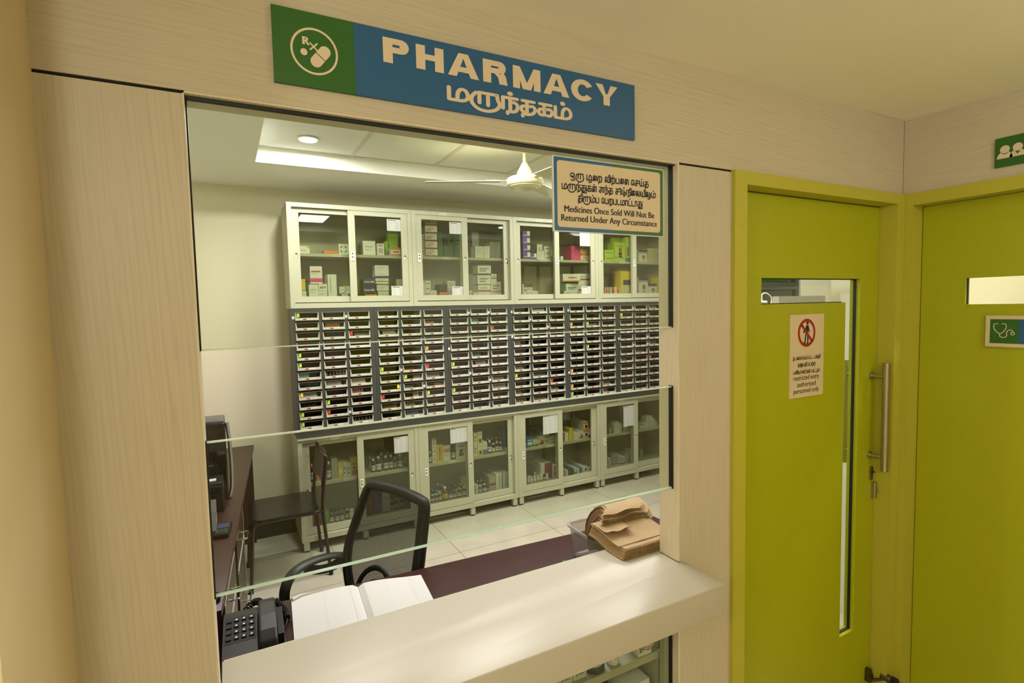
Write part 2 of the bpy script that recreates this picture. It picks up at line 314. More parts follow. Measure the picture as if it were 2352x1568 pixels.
# opening lining (jambs, head), black glazing channel, window panes
tr = MB(); tr.box(XO1, XO1 + .003, .001, .075, 1.031, ZG).box(XO2 - .003, XO2 + .002, .0005, .075, 1.031, ZG).box(XO1, XO2, .001, .075, ZG - .004, ZG)
tr.box(XO2 - .003, XO2 + .002, .0005, .05, 0, .948)
struct(tr.build('trim_2', 'pale_jamb'))
win = sroot('window_1', 'frameless glazed hatch over the pharmacy counter')
ch = MB()
for z0, z1 in ((1.70, ZG - .004), (1.238, 1.535)):
    for x0, x1 in ((XO1 + .003, XO1 + .0055), (XO2 - .0055, XO2 - .003)): ch.box(x0, x1, .019, .035, z0, z1)
ch.box(XO1 + .003, XO2 - .003, .012, .030, ZG - .007, ZG - .004)
ch.build('glazing_channel', 'black', win)
for nm, z0, z1 in (('glass_pane', 1.70, ZG - .007), ('glass_pane', 1.240, 1.533)):
    p = MB().box(XO1 + .0055, XO2 - .0055, .023, .031, z0 + .0025, z1 - (.0025 if z1 < 2 else 0)).build(nm, 'clear_glass', win)
    e = MB().box(XO1 + .0055, XO2 - .0055, .0225, .0315, z0, z0 + .0025)
    if z1 < 2: e.box(XO1 + .0055, XO2 - .0055, .0225, .0315, z1 - .0025, z1)
    e.build('polished_edge', 'glass_edge', p)

# ---------------------------------------------------------------- door_1 with its casing, vision panel, handles, lock, holder
d1 = sroot('door_1', 'closed lime green door marked restricted entry')
fr = MB(); fr.box(XD, 1.656, -.012, .09, 0, ZG - .001).box(2.468, XC - .001, -.012, .09, 0, ZG - .001).box(1.656, 2.468, -.012, .09, 2.111, ZG - .001).box(1.656, 1.668, .087, .10, 0, 2.111).box(2.456, 2.468, .087, .10, 0, 2.111)
fr.build('door_frame', 'lime_frame', d1)
lf = MB(); A, B_ = .048, .085
lf.box(1.659, 2.465, A, B_, 1.842, 2.107).box(1.659, 1.801, A, B_, 1.757, 1.842).box(2.35, 2.465, A, B_, .50, 1.842).box(1.659, 2.26, A, B_, .50, 1.757).box(1.659, 2.465, A, B_, .008, .50)
leaf = lf.build('door_leaf', 'lime_paint', d1)
MB().box(1.801, 2.35, .065, .070, 1.757, 1.842).box(2.26, 2.35, .065, .070, .50, 1.757).build('vision_pane', 'clear_glass', leaf)
g = MB()
for x0, x1, z0, z1 in ((1.801, 2.35, 1.839, 1.842), (1.801, 1.804, 1.757, 1.842), (1.801, 2.26, 1.757, 1.760), (2.347, 2.35, .50, 1.842), (2.26, 2.263, .50, 1.757), (2.26, 2.35, .50, .503)): g.box(x0, x1, .062, .072, z0, z1)
g.build('gasket', 'black', leaf)
def pull(y0, sgn):
    h = MB()
    yb = y0 + sgn * .055
    h.tube([(2.43, yb, 1.122), (2.43, yb, 1.53)], .0125, 16)
    for z in (1.174, 1.478):
        h.tube([(2.43, y0, z), (2.43, y0 + sgn * .006, z), (2.43, y0 + sgn * .007, z)], .013, 14); h.tube([(2.43, y0, z), (2.43, yb, z)], .0085, 12)
    return h.build('pull_handle', 'steel', leaf)
pull(.048, -1); pull(.085, 1)
k = MB(); k.rbox(2.437, 2.455, .043, .050, 1.072, 1.125, .004).lathe([(.008, 0), (.008, .004), (.003, .005)], (2.446, .043, 1.107), 12, axis='y'); k.X = Matrix.Translation((2.446, .040, 1.107)) @ Matrix.Rotation(.5, 4, 'Y'); k.box(-.011, .011, -.003, 0, -.003, .003)
k.build('key_lock', 'brass_dark', leaf)
k = MB(); k.rbox(2.450, 2.4655, .034, .050, 1.000, 1.063, .003); k.lathe([(.007, 0), (.007, -.004), (.002, -.005)], (2.459, .034, 1.03), 12, axis='y').box(2.452, 2.464, .033, .0345, 1.042, 1.046, 0)
k.build('latch_plate', 'steel', leaf)
k = MB(); k.prism([(2.432, .270), (2.462, .262), (2.462, .285), (2.446, .322), (2.434, .318)], .030, .049, 'y', 0).tube([(2.456, .035, .268), (2.470, .005, .287), (2.478, -.025, .306)], .006, 8).lathe([(.013, 0), (.015, .006), (.015, .034)], (2.478, -.026, .300), 14, axis='y', m=0)
k.X = Matrix.Translation((2.478, -.028, .300)); k.lathe([(.016, 0), (.016, -.016), (.012, -.020)], (0, 0, 0), 14, axis='y', m=1)
k.build('door_holder', ['brass_dark', 'rubber'], leaf)

# ---------------------------------------------------------------- door_2
d2 = sroot('door_2', 'lime green door with stethoscope plate on the side wall')
fr = MB(); fr.box(XC - .008, XC + .09, -.038, -.0125, 0, 2.149).box(XC - .008, XC + .09, -.95, -.912, 0, 2.149).box(XC - .008, XC + .09, -.912, -.038, 2.105, 2.149)
fr.build('door_frame', 'lime_frame', d2)
lf = MB(); A, B_ = 2.586, 2.614
lf.box(A, B_, -.910, -.041, 1.833, 2.103).box(A, B_, -.177, -.041, 1.741, 1.833).box(A, B_, -.910, -.75, 1.741, 1.833).box(A, B_, -.910, -.041, .008, 1.741)
leaf2 = lf.build('door_leaf', 'lime_paint', d2)
MB().box(2.598, 2.602, -.75, -.177, 1.741, 1.833).build('vision_pane', 'clear_glass', leaf2)
g = MB()
for y0, y1, z0, z1 in ((-.180, -.177, 1.741, 1.833), (-.75, -.747, 1.741, 1.833)): g.box(2.595, 2.604, y0, y1, z0, z1)
g.build('gasket', 'black', leaf2)

# ---------------------------------------------------------------- Tamil pen strokes (x-height 1, baseline 0)
def L_(*p): return ('l', list(p))
def S_(*p): return ('s', list(p))
TG = {
 'ma': (1.25, [L_((0, 1), (0, 0), (.8, 0)), S_((.8, 0), (1.1, .15), (1.2, .5), (1.05, .9), (.75, .95), (.55, .6), (.52, 0))]),
 'ra': (.95, [L_((0, 0), (0, 1), (.8, 1)), L_((.6, 1), (.6, .05), (.35, -.3))]),
 'ru': (1.95, [S_((.30, .95), (.02, .5), (.05, 0), (.45, -.42), (1.05, -.52), (1.6, -.3), (1.88, .15), (1.75, .6), (1.72, 1)), L_((.52, .1), (.52, 1), (1.72, 1)), L_((1.1, 1), (1.1, .0))]),
 'na': (1.1, [L_((0, 0), (0, 1), (1.0, 1)), L_((.5, 1), (.5, 0)), S_((.5, .55), (.8, .65), (1.02, .4), (.95, 0), (.7, -.2), (.35, -.22), (.3, -.42))]),
 'tha': (1.1, [L_((.1, 1), (.95, 1)), L_((.42, 1), (.42, 0)), S_((.42, .5), (.12, .5), (0, .25), (.12, 0), (.42, 0)), S_((.42, .5), (.85, .58), (1.02, .3), (.85, -.05), (.5, -.2), (.15, -.2), (.1, -.42))]),
 'ka': (1.1, [L_((.1, 1), (.95, 1)), L_((.42, 1), (.42, 0)), S_((.42, .5), (.12, .5), (0, .25), (.12, 0), (.42, 0)), S_((.42, .5), (.85, .58), (1.02, .3), (.85, 0), (.62, 0))]),
 'sa': (1.1, [L_((.1, 1), (1.05, 1)), L_((.45, 1), (.45, 0)), S_((.45, .5), (.12, .5), (0, .25), (.12, 0), (.45, 0)), L_((.45, .5), (1.0, .5))]),
 'pa': (.95, [L_((0, 1), (0, 0), (.8, 0), (.8, 1))]),
 'ya': (1.25, [S_((0, 1), (0, .35), (.2, 0), (.45, .2), (.5, .85)), L_((.35, 0), (1.1, 0), (1.1, 1))]),
 'da': (.85, [L_((0, 1), (0, 0), (.75, 0))]),
 'rra': (1.15, [S_((0, 0), (0, .6), (.15, .98), (.4, .9), (.45, .5), (.45, 0)), S_((.45, .5), (.55, .95), (.85, 1), (1.02, .6), (.95, .05), (.6, -.18), (.25, -.2), (.2, -.42))]),
 'va': (1.25, [S_((.3, .45), (.1, .4), (0, .18), (.18, 0), (.38, .2), (.3, .45), (.1, .6), (.12, .9), (.4, 1), (.62, .8), (.65, 0)), L_((.65, 0), (1.1, 0), (1.1, 1))]),
 'la': (1.2, [S_((.25, .45), (.08, .35), (.08, .05), (.33, .08), (.33, .4), (.12, .65), (.2, .98), (.48, .92), (.55, .45), (.65, .05), (.95, .02), (1.08, .35), (1.0, 1))]),
 'lla': (1.1, [S_((.3, .45), (.08, .35), (.05, .05), (.3, .05), (.33, .4), (.1, .65), (.2, .98), (.5, .9), (.52, 0)), L_((.52, .95), (1.05, 1)), L_((.98, 1), (.98, 0))]),
 'nna': (1.1, [S_((.3, .45), (.08, .35), (.05, .05), (.3, .05), (.33, .4), (.1, .65), (.2, .98), (.48, .9), (.5, 0)), S_((.5, .55), (.6, .95), (.85, .98), (.98, .6), (.98, 0))]),
 'na3': (1.55, [S_((.3, .45), (.08, .35), (.05, .05), (.3, .05), (.33, .4), (.1, .65), (.2, .98), (.48, .9), (.5, 0)), S_((.5, .55), (.6, .95), (.85, .98), (.95, .6), (.95, 0)), S_((.95, .55), (1.05, .95), (1.3, .98), (1.42, .6), (1.42, 0))]),
 'zha': (1.15, [L_((0, 1), (0, 0), (.5, 0)), L_((.5, 1), (.5, 0)), S_((.5, 0), (.9, .08), (1.0, .4), (.78, .55), (.58, .42)), S_((.9, .08), (.75, -.25), (.4, -.35))]),
 'e': (1.15, [L_((.1, 1), (1.1, 1)), S_((.5, .45), (.2, .45), (0, .22), (.2, 0), (.48, .1), (.5, 1)), L_((.95, 1), (.95, 0))]),
 'o': (1.15, [S_((.35, .4), (.1, .35), (0, .65), (.25, .98), (.7, .98), (.95, .7), (.8, .42), (.45, .42), (.5, .2), (.9, .1), (1.0, -.2), (.6, -.38), (.1, -.28))]),
 'a': (1.15, [S_((.5, .35), (.2, .25), (0, .55), (.25, .98), (.55, .75), (.42, .3), (.1, .02), (.3, -.25), (.95, -.1)), L_((.95, -.15), (.95, 1)), L_((.4, .45), (.95, .45))]),
 'aa': (.75, [L_((0, 0), (0, 1), (.55, 1), (.55, 0))]),
 'ai': (1.05, [S_((.3, .4), (.08, .35), (.05, .05), (.3, .05), (.33, .4), (.1, .65), (.22, .98), (.45, .85), (.48, .3), (.5, .75), (.7, .98), (.92, .7), (.9, .3), (.68, .05), (.6, .3))]),
 'ee': (.85, [S_((.35, .25), (.3, .02), (.08, .05), (.02, .35), (.08, .85), (.35, 1.05), (.62, .85), (.65, 0))]),
}
def _u(base, w_, *st): TG[base[1]] = (w_, TG[base[0]][1] + list(st))
_u(('ma', 'mu'), 1.35, S_((1.1, .15), (1.2, -.15), (.95, -.38), (.45, -.38)))
_u(('tha', 'thu'), 1.35, L_((.1, -.42), (1.22, -.42), (1.22, 1)))
_u(('ka', 'ku'), 1.5, S_((.85, 0), (1.2, .05), (1.38, .5), (1.2, .95), (.95, .9)))
_u(('la', 'lu'), 1.4, S_((1.0, 1), (1.2, .4), (1.1, -.25), (.75, -.4), (.4, -.35)))
_u(('nna', 'nnu'), 1.45, L_((.98, 0), (.98, -.38), (.3, -.38)), L_((1.25, -.38), (1.25, 1)), L_((.98, -.38), (1.25, -.38)))
_u(('sa', 'suu'), 1.6, S_((1.0, .5), (1.35, .5), (1.45, .9), (1.2, 1.2), (.95, 1.05)), S_((1.35, .5), (1.5, .2), (1.25, -.1)))
_u(('da', 'du'), 1.15, S_((.75, 0), (1.0, .15), (1.05, .7), (.85, .95), (.65, .8)), S_((.75, 0), (.7, -.3), (.35, -.4)))
def tamil(mb, txt, org, size, u=(1, 0, 0), v=(0, 0, 1), wd=.16, m=0, width=None, align='L'):
    """glyph names joined by spaces; suffix + is the dot above, ~ the i-hook, _ a word gap"""
    def run(draw, sx):
        x = 0
        for g_ in txt.split():
            if g_ == '_': x += .55; continue
            dot, hook = g_.endswith('+'), g_.endswith('~'); nm = g_.rstrip('+~'); w_, st = TG[nm]
            if draw:
                sl = [(k_, [(x + p[0], p[1]) for p in q]) for k_, q in st]
                if dot: sl.append(L_((x + w_ * .45, 1.38), (x + w_ * .45 + .02, 1.38)))
                if hook: sl.append(S_((x + w_ - .38, 1.0), (x + w_ - .25, 1.35), (x + w_, 1.42), (x + w_ + .14, 1.1), (x + w_ + .14, 0)))
                o_ = Vector(org) + Vector(u).normalized() * off
                mb.strokes(sl, o_, u, v, size, wd * (1.35 if 0 else 1), m, sx)
                if dot:
                    for r_ in (.07,): mb.strokes([L_((x + w_ * .45, 1.38), (x + w_ * .45 + .02, 1.38))], o_, u, v, size, wd * 1.5, m, sx)
            x += w_ + (.32 if hook else .17)
        return x - .17
    total = run(False, 1); off = 0
    sx = width / (total * size) if width else 1
    wdt = total * size * sx; off = -wdt / 2 if align == 'C' else 0
    run(True, sx); return mb

# block capitals for the main sign (unit height, drawn as outlines with bars)
def block(mb, ch, x0, x1, z0, z1, y, m=0):
    W_ = x1 - x0; H = z1 - z0; s = .0195; t = .0115
    k9 = [0]
    def q(*pts): k9[0] += 1; mb.add([(x0 + a, y - k9[0] % 9 * 4e-5, z0 + b) for a, b in pts], [tuple(range(len(pts)))], m)
    def bar(a0, a1, b0, b1): q((a0, b0), (a1, b0), (a1, b1), (a0, b1))
    def ring(cx, cz, rx, rz, tx, tz, a0, a1, n=18):
        o = [(cx + rx * math.cos(a0 + (a1 - a0) * i / n), cz + rz * math.sin(a0 + (a1 - a0) * i / n)) for i in range(n + 1)]
        i_ = [(cx + (rx - tx) * math.cos(a0 + (a1 - a0) * i / n), cz + (rz - tz) * math.sin(a0 + (a1 - a0) * i / n)) for i in range(n + 1)]
        for k_ in range(n): q(o[k_], o[k_ + 1], i_[k_ + 1], i_[k_])
    if ch in 'PR':
        bar(0, s, 0, H); b1 = H * (.42 if ch == 'P' else .44); rz = (H - b1) / 2; cx = W_ - rz * 1.15 - (.004 if ch == 'R' else 0)
        bar(s, cx, H - t, H); bar(s, cx, b1, b1 + t); ring(cx, b1 + rz, rz * 1.15, rz, s, t, -PI / 2, PI / 2)
        if ch == 'R': q((cx - .012, b1), (cx + .010, b1 + .004), (W_ - .004, .018), (W_, 0), (W_ - s - .001, 0), (W_ - s - .004, .014))
    elif ch == 'H': bar(0, s, 0, H); bar(W_ - s, W_, 0, H); bar(s, W_ - s, H * .42, H * .42 + t)
    elif ch == 'A':
        c = W_ / 2; q((0, 0), (s * 1.02, 0), (c, H * .80), (c + .011, H), (c - .011, H)); q((W_, 0), (c + .011, H), (c - .011, H), (c, H * .80), (W_ - s * 1.02, 0)); bar(W_ * .25, W_ * .75, H * .2, H * .2 + t * .95)
    elif ch == 'M':
        bar(0, s * .92, 0, H); bar(W_ - s * .92, W_, 0, H); c = W_ / 2
        q((s * .92, H), (s * .3, H), (c - .011, 0), (c + .011, 0), (c, H * .30)); q((W_ - s * .92, H), (c, H * .30), (c - .011, 0), (c + .011, 0), (W_ - s * .3, H))
    elif ch == 'C': ring(W_ / 2, H / 2, W_ / 2, H / 2 + .001, s, t, .55, 2 * PI - .62, 30)
    elif ch == 'Y':
        c = W_ / 2; bar(c - s / 2, c + s / 2, 0, H * .42); q((c - s / 2, H * .42), (c, H * .42), (s * 1.12, H), (0, H)); q((c, H * .42), (c + s / 2, H * .42), (W_, H), (W_ - s * 1.12, H)); q((c - s / 2, H * .42), (c + s / 2, H * .42), (c, H * .58))
def disc(mb, cx, cz, r, y, m=0, n=32, rx=None): mb.add([(cx + (rx or r) * math.cos(2 * PI * k / n), y, cz + r * math.sin(2 * PI * k / n)) for k in range(n)], [tuple(range(n))], m)
def annulus(mb, cx, cz, r0, r1, y, m=0, n=40):
    for k_ in range(n):
        a, b = 2 * PI * k_ / n, 2 * PI * (k_ + 1) / n
        mb.add([(cx + r * math.cos(t), y, cz + r * math.sin(t)) for r, t in ((r0, a), (r1, a), (r1, b), (r0, b))], [(0, 1, 2, 3)], m)

# ---------------------------------------------------------------- signs
sg = thing('pharmacy_sign', 'long green and blue sign reading PHARMACY above the glazed hatch', 'sign')
y = -.0085
MB().box(.384, .530, -.008, 0, 2.187, 2.323).build('green_panel', 'sign_green', sg)['label'] = 'green end of the sign with a white pill emblem'
MB().box(.530, 1.232, -.008, 0, 2.187, 2.323).build('blue_panel', 'sign_blue', sg)['label'] = 'blue lettered part of the sign'
em = MB(); annulus(em, .456, 2.253, .0385, .0425, y); disc(em, .437, 2.249, .0062, y)
em.text('R', (.436, y, 2.2625), .021, bold=.0012).strokes([L_((0, 0), (1, 1)), L_((0, .95), (1, 0))], (.4485, y, 2.2555), size=.0125, wd=.22)
em.X = Matrix.Translation((.4665, y, 2.2455)) @ Matrix.Rotation(math.radians(38), 4, 'Y')
for sgn in (1, -1):
    pts = [(-.0105, sgn * .0008), (.0105, sgn * .0008), (.0105, sgn * .013)] + [(.0105 * math.cos(a), sgn * (.013 + .0105 * math.sin(a))) for a in [PI * k_ / 12 for k_ in range(1, 12)]] + [(-.0105, sgn * .013)]
    em.add([(a, 0, b) for a, b in pts], [tuple(range(len(pts)))])
em.build('pill_emblem', 'sign_white', sg)
lt = MB()
for ch_, x0, x1 in (('P', .586, .639), ('H', .654, .714), ('A', .723, .795), ('R', .805, .865), ('M', .879, .951), ('A', .959, 1.031), ('C', 1.036, 1.103), ('Y', 1.108, 1.176)): block(lt, ch_, x0, x1, 2.2595, 2.308, y)
lt.build('lettering', 'sign_white', sg)
tamil(MB(), 'ma ru na+ tha ka ma+', (.724, y, 2.2095), .0245, wd=.27, width=.312).build('tamil_lettering', 'sign_white', sg)

nt_ = thing('returns_notice', 'cream notice with blue and green border, fixed on the hatch glass', 'notice')
MB().box(.997, 1.353, .0175, .0225, 1.949, 2.130).build('backing_board', 'white', nt_)
y = .0172
MB().box(1.000, 1.176, y, .0175, 1.951, 2.128).build('blue_border', 'sign_teal', nt_); MB().box(1.176, 1.3515, y, .0175, 1.951, 2.128).build('green_border', 'sign_green', nt_)
def rrect(x0, x1, z0, z1, r, n=6):
    out = []
    for cx, cz, a in ((x1 - r, z1 - r, 0), (x0 + r, z1 - r, PI / 2), (x0 + r, z0 + r, PI), (x1 - r, z0 + r, 1.5 * PI)):
        out += [(cx + r * math.cos(a + PI / 2 * k_ / n), cz + r * math.sin(a + PI / 2 * k_ / n)) for k_ in range(n + 1)]
    return out
MB().prism(rrect(1.009, 1.341, 1.960, 2.120, .008), .0168, y, 'y').build('cream_panel', 'sign_cream', nt_)
y = .0165; t_ = MB()
tamil(t_, 'o ru _ mu ai rra _ va~ rra+ pa ai nna _ ee sa ya+ tha', (1.174, y, 2.0795), .0125, wd=.23, width=.252, align='C')
tamil(t_, 'ma ru na+ thu ka lla+ _ e na+ tha _ suu zha+ na~ ai la ya~ lu ma+', (1.174, y, 2.0525), .0125, wd=.23, width=.302, align='C')
tamil(t_, 'tha~ ru ma+ pa _ ee pa rra pa da ma aa da+ da aa thu', (1.174, y, 2.0255), .0125, wd=.23, width=.208, align='C')
t_.text('Medicines Once Sold Will Not Be', (1.174, y, 1.9975), .0225, align='C', width=.290, bold=.0006).text('Returned Under Any Circumstance', (1.174, y, 1.9755), .0225, align='C', width=.309, bold=.0006)
t_.build('notice_text', 'ink', nt_)

rs = thing('restricted_entry_sign', 'cream sign with red no-walking symbol on the first green door', 'sign')
MB().box(1.943, 2.128, .0445, .0478, 1.437, 1.720).build('sign_plate', 'sign_cream', rs)
y = .0443; pm = MB()
c = (2.031, 1.657); mn = MB()
disc(mn, c[0] + .004, c[1] + .033, .0062, y); mn.add([(c[0] + a, y, c[1] + b) for a, b in ((-.004, .026), (.010, .025), (.017, .003), (.014, -.002), (.008, .010), (.008, -.006), (-.006, -.006), (-.006, .012))], [tuple(range(8))])
mn.strokes([L_((-.004, -.004), (-.007, -.024), (-.009, -.034)), L_((.005, -.004), (.007, -.022), (.006, -.034)), L_((-.002, .018), (-.008, .008), (-.016, .003))], (c[0], y, c[1]), wd=.0068).strokes([L_((-.009, -.034), (-.015, -.034)), L_((.006, -.036), (.000, -.037))], (c[0], y, c[1]), wd=.004)
mn.build('walking_figure', 'ink', rs)
annulus(pm, c[0], c[1], .0375, .048, y - .0003); pm.X = Matrix.Translation((c[0], y - .0003, c[1])) @ Matrix.Rotation(math.radians(45), 4, 'Y'); pm.add([(-.04, 0, -.005), (.04, 0, -.005), (.04, 0, .005), (-.04, 0, .005)], [(0, 1, 2, 3)])
pm.build('prohibition_ring', 'red_sign', rs)
t_ = MB()
tamil(t_, 'tha da ai ee sa ya+ ya pa+ pa da+ da _ pa ku tha~', (2.034, y, 1.567), .0095, wd=.21, width=.150, align='C'); tamil(t_, 'a nnu ma tha~ _ ee pa rra+ rra', (2.034, y, 1.5435), .0095, wd=.21, width=.098, align='C'); tamil(t_, 'pa na3~ ya aa lla ra+ ka lla+ _ ma da+ du ma+', (2.034, y, 1.519), .0095, wd=.21, width=.146, align='C')
for s_, z, wd_ in (('restricted entry', 1.4965, .140), ('authorised', 1.4735, .101), ('personnel only', 1.4515, .138)): t_.text(s_, (2.034, y, z), .024, align='C', width=wd_, bold=.0004)
t_.build('sign_text', 'ink', rs)

cs = thing('consultation_sign', 'green sign with two person icons above the second green door', 'sign')
MB().box(2.519, 2.526, -.95, -.270, 2.183, 2.276).build('sign_plate', 'sign_green', cs)
pi_ = MB(); x = 2.5185
def fig(cy, cz, doc):
    n = 20; pi_.add([(x, cy - .0125 * math.cos(2 * PI * k_ / n), cz + .0125 * math.sin(2 * PI * k_ / n)) for k_ in range(n)], [tuple(range(n))])
    hp = [(-.020, -.028)] + [(.020 * math.cos(a), -.028 + .022 * math.sin(a) * 1.0) for a in [PI - PI * k_ / 14 for k_ in range(1, 14)]] + [(.020, -.028)]
    if doc: hp = hp[:6] + [(0, -.022)] + hp[9:]
    else: hp = hp[:6] + [(-.008, -.0125), (0, -.0155), (.008, -.0125)] + hp[9:]
    pi_.add([(x, cy - a, cz + b) for a, b in hp], [tuple(range(len(hp)))])
fig(-.2955, 2.2375, False); fig(-.3275, 2.2375, True)
pi_.build('person_icons', 'sign_white', cs)
pl = thing('doctor_plate', 'pale framed door plate with stethoscope icon on the second green door', 'door plate')
MB().box(2.578, 2.5858, -.50, -.240, 1.597, 1.702).build('plate_frame', mat('plate_frame', '#d3c29c', .5, noise=.05, nscale=60, stretch=(1, 4, 20)), pl)
MB().box(2.5775, 2.578, -.327, -.2525, 1.609, 1.690).build('green_field', 'sign_green', pl); MB().box(2.5775, 2.578, -.487, -.327, 1.609, 1.690).build('blue_field', 'sign_blue', pl)
st = MB()
st.strokes([S_((.012, .046), (.002, .044), (.002, .030), (.010, .018), (.018, .013), (.026, .018), (.033, .030), (.033, .044), (.023, .046)), S_((.018, .013), (.018, .004), (.026, .000), (.035, .004), (.036, .018), (.042, .026), (.049, .024), (.051, .0195))], (2.5772, -.2615, 1.629), u=(0, -1, 0), wd=.0024)
st.X = Matrix.Translation((2.5772, -.3125, 1.643)) @ Matrix.Rotation(PI / 2, 4, 'Z'); annulus(st, 0, 0, .0035, .0058, 0); st.X = Matrix()
st.build('stethoscope_icon', 'sign_white', pl); st = MB()
st.strokes([S_((0, .02), (-.005, .012), (-.004, 0), (.003, -.008)), S_((.02, .02), (.03, .01), (.02, 0))], (2.5772, -.348, 1.660), u=(0, -1, 0), wd=.003)
st.build('second_icon', 'sign_white', pl)

# ---------------------------------------------------------------- ceiling lamps, fan
for i, (x, y, sx, sy, wt) in enumerate(PANELS):
    t = thing('ceiling_panel_light', ['narrow ceiling panel light mirrored in the leftmost wall cabinet', 'square ceiling panel light glowing just above the cream notice', 'square ceiling panel light over the middle of the pharmacy floor', 'square ceiling panel light over the far end of the pharmacy floor'][i], 'ceiling light', (x, y, ZT))
    sx, sy = sx / 2, sy / 2; MB().box(-sx, sx, -sy, sy, -.012, 0).build('frame', 'white', t); MB().box(-sx + .012, sx - .012, -sy + .012, sy - .012, -.014, -.012).build('diffuser', 'diffuser_room', t)
    if wt: area('panel_lamp', t, (0, 0, -.02), .56, wt, C_IN)
for i, (x, y, wt) in enumerate(SPOTS):
    t = thing('round_downlight', ['round white downlight glowing in a ceiling tile over the cabinets', 'round white downlight mirrored in the second wall cabinet door'][i], 'ceiling light', (x, y, ZT))
    MB().lathe([(.062, 0), (.062, -.004), (.052, -.007)], (0, 0, 0), 28).build('trim_ring', 'white', t); MB().lathe([(.052, -.006), (.050, -.009)], (0, 0, 0), 28).build('diffuser', 'diffuser_spot', t)
    area('spot_lamp', t, (0, 0, -.015), .10, wt, C_IN, 'DISK')
for i, (x, y, wt) in enumerate(HALL):
    t = thing('corridor_or_fill_lamp', ['round warm corridor ceiling lamp behind the viewpoint, by the pillar', 'round warm corridor ceiling lamp beyond the pillar', 'round warm corridor ceiling lamp nearest the green doors'][i], 'ceiling light', (x, y, ZC))
    MB().lathe([(.13, 0), (.13, -.006), (.115, -.010)], (0, 0, 0), 28).build('trim_ring', 'white', t); MB().lathe([(.115, -.009), (.11, -.012)], (0, 0, 0), 28).build('diffuser', 'diffuser_hall', t)
    globe('hall_lamp', t, (0, 0, -.18), .09 if i == 2 else .13, wt, C_HALL)
t = thing('consulting_room_light', 'round ceiling lamp of the room behind the second green door', 'ceiling light', (3.1, -1.0, 2.7))
MB().lathe([(.13, 0), (.13, -.01)], (0, 0, 0), 24).build('diffuser', 'diffuser_room', t); area('room_lamp', t, (0, 0, -.02), .3, 13.0, C_IN, 'DISK')

fn = thing('ceiling_fan', 'cream three bladed ceiling fan hanging from the tiled ceiling', 'ceiling fan', (2.092, 2.066, ZT))
MB().lathe([(.045, 0), (.045, -.006), (.02, -.028), (.012, -.03)], (0, 0, 0), 20).build('ceiling_canopy', 'fan_cream', fn)
MB().lathe([(.0115, -.02), (.0115, -.10)], (0, 0, 0), 14).build('down_rod', 'fan_cream', fn)
MB().lathe([(.013, -.088), (.020, -.096), (.030, -.115), (.045, -.14), (.047, -.143), (.050, -.155), (.056, -.178), (.050, -.182)], (0, 0, 0), 28).build('rod_cover', 'fan_cream', fn)
MB().lathe([(.05, -.176), (.072, -.180), (.098, -.186), (.118, -.196), (.124, -.206), (.1245, -.214), (.121, -.217), (.124, -.220), (.122, -.232), (.110, -.244), (.106, -.245), (.104, -.250), (.088, -.258), (.084, -.257), (.080, -.262), (.05, -.266), (.0, -.267)], (0, 0, 0), 36, caps=False).build('motor_housing', 'fan_cream', fn)
for a in (155, 35, 275):
    b = MB(); b.X = Matrix.Rotation(math.radians(a), 4, 'Z') @ Matrix.Translation((0, 0, -.212)) @ Matrix.Rotation(math.radians(-7), 4, 'X')
    o = [(.165, -.055), (.60, -.058), (.66, -.050), (.67, -.01), (.655, .045), (.60, .058), (.165, .055)]
    b.prism(o, -.0015, .0015, 'z'); bl = b.build('blade', 'fan_cream', fn)
    b = MB(); b.X = Matrix.Rotation(math.radians(a), 4, 'Z') @ Matrix.Translation((0, 0, -.209)) @ Matrix.Rotation(math.radians(-7), 4, 'X')
    b.prism([(.105, -.015), (.165, -.02), (.175, -.045), (.255, -.045), (.255, .045), (.175, .045), (.165, .02), (.105, .015)], -.002, .002, 'z')
    for px, py in ((.20, -.03), (.20, .03), (.235, 0)): b.lathe([(.005, .002), (.004, .005)], (px, py, 0), 8)
    b.build('blade_bracket', 'fan_cream', bl)

# ---------------------------------------------------------------- glazed steel cabinets
CW, BX0 = .903, .697
ORD = ['leftmost', 'second', 'third', 'rightmost']
def sheet_lines(mb, x0, x1, z0, z1, y, rows, cols=2):
    mb.box(x0, x1, y, y + .0006, z0, z1, 0); h = (z1 - z0) / (rows + 1.5); zq = .3; wd = (x1 - x0) / cols
    mb.quad((x0 + wd * .15, y - .0003, z1 - h * .45), (x0 + wd * 1.2, y - .0003, z1 - h * .45), (x0 + wd * 1.2, y - .0003, z1 - h * .95), (x0 + wd * .15, y - .0003, z1 - h * .95), 2)
    for r_ in range(rows):
        for c_ in range(cols):
            a = x0 + wd * (c_ + .1); b = a + wd * random.uniform(.35, .75); zz = z1 - h * (r_ + 1.6)
            mb.quad((a, y - .0003, zz), (b, y - .0003, zz), (b, y - .0003, zz - h * zq), (a, y - .0003, zz - h * .4), 1)
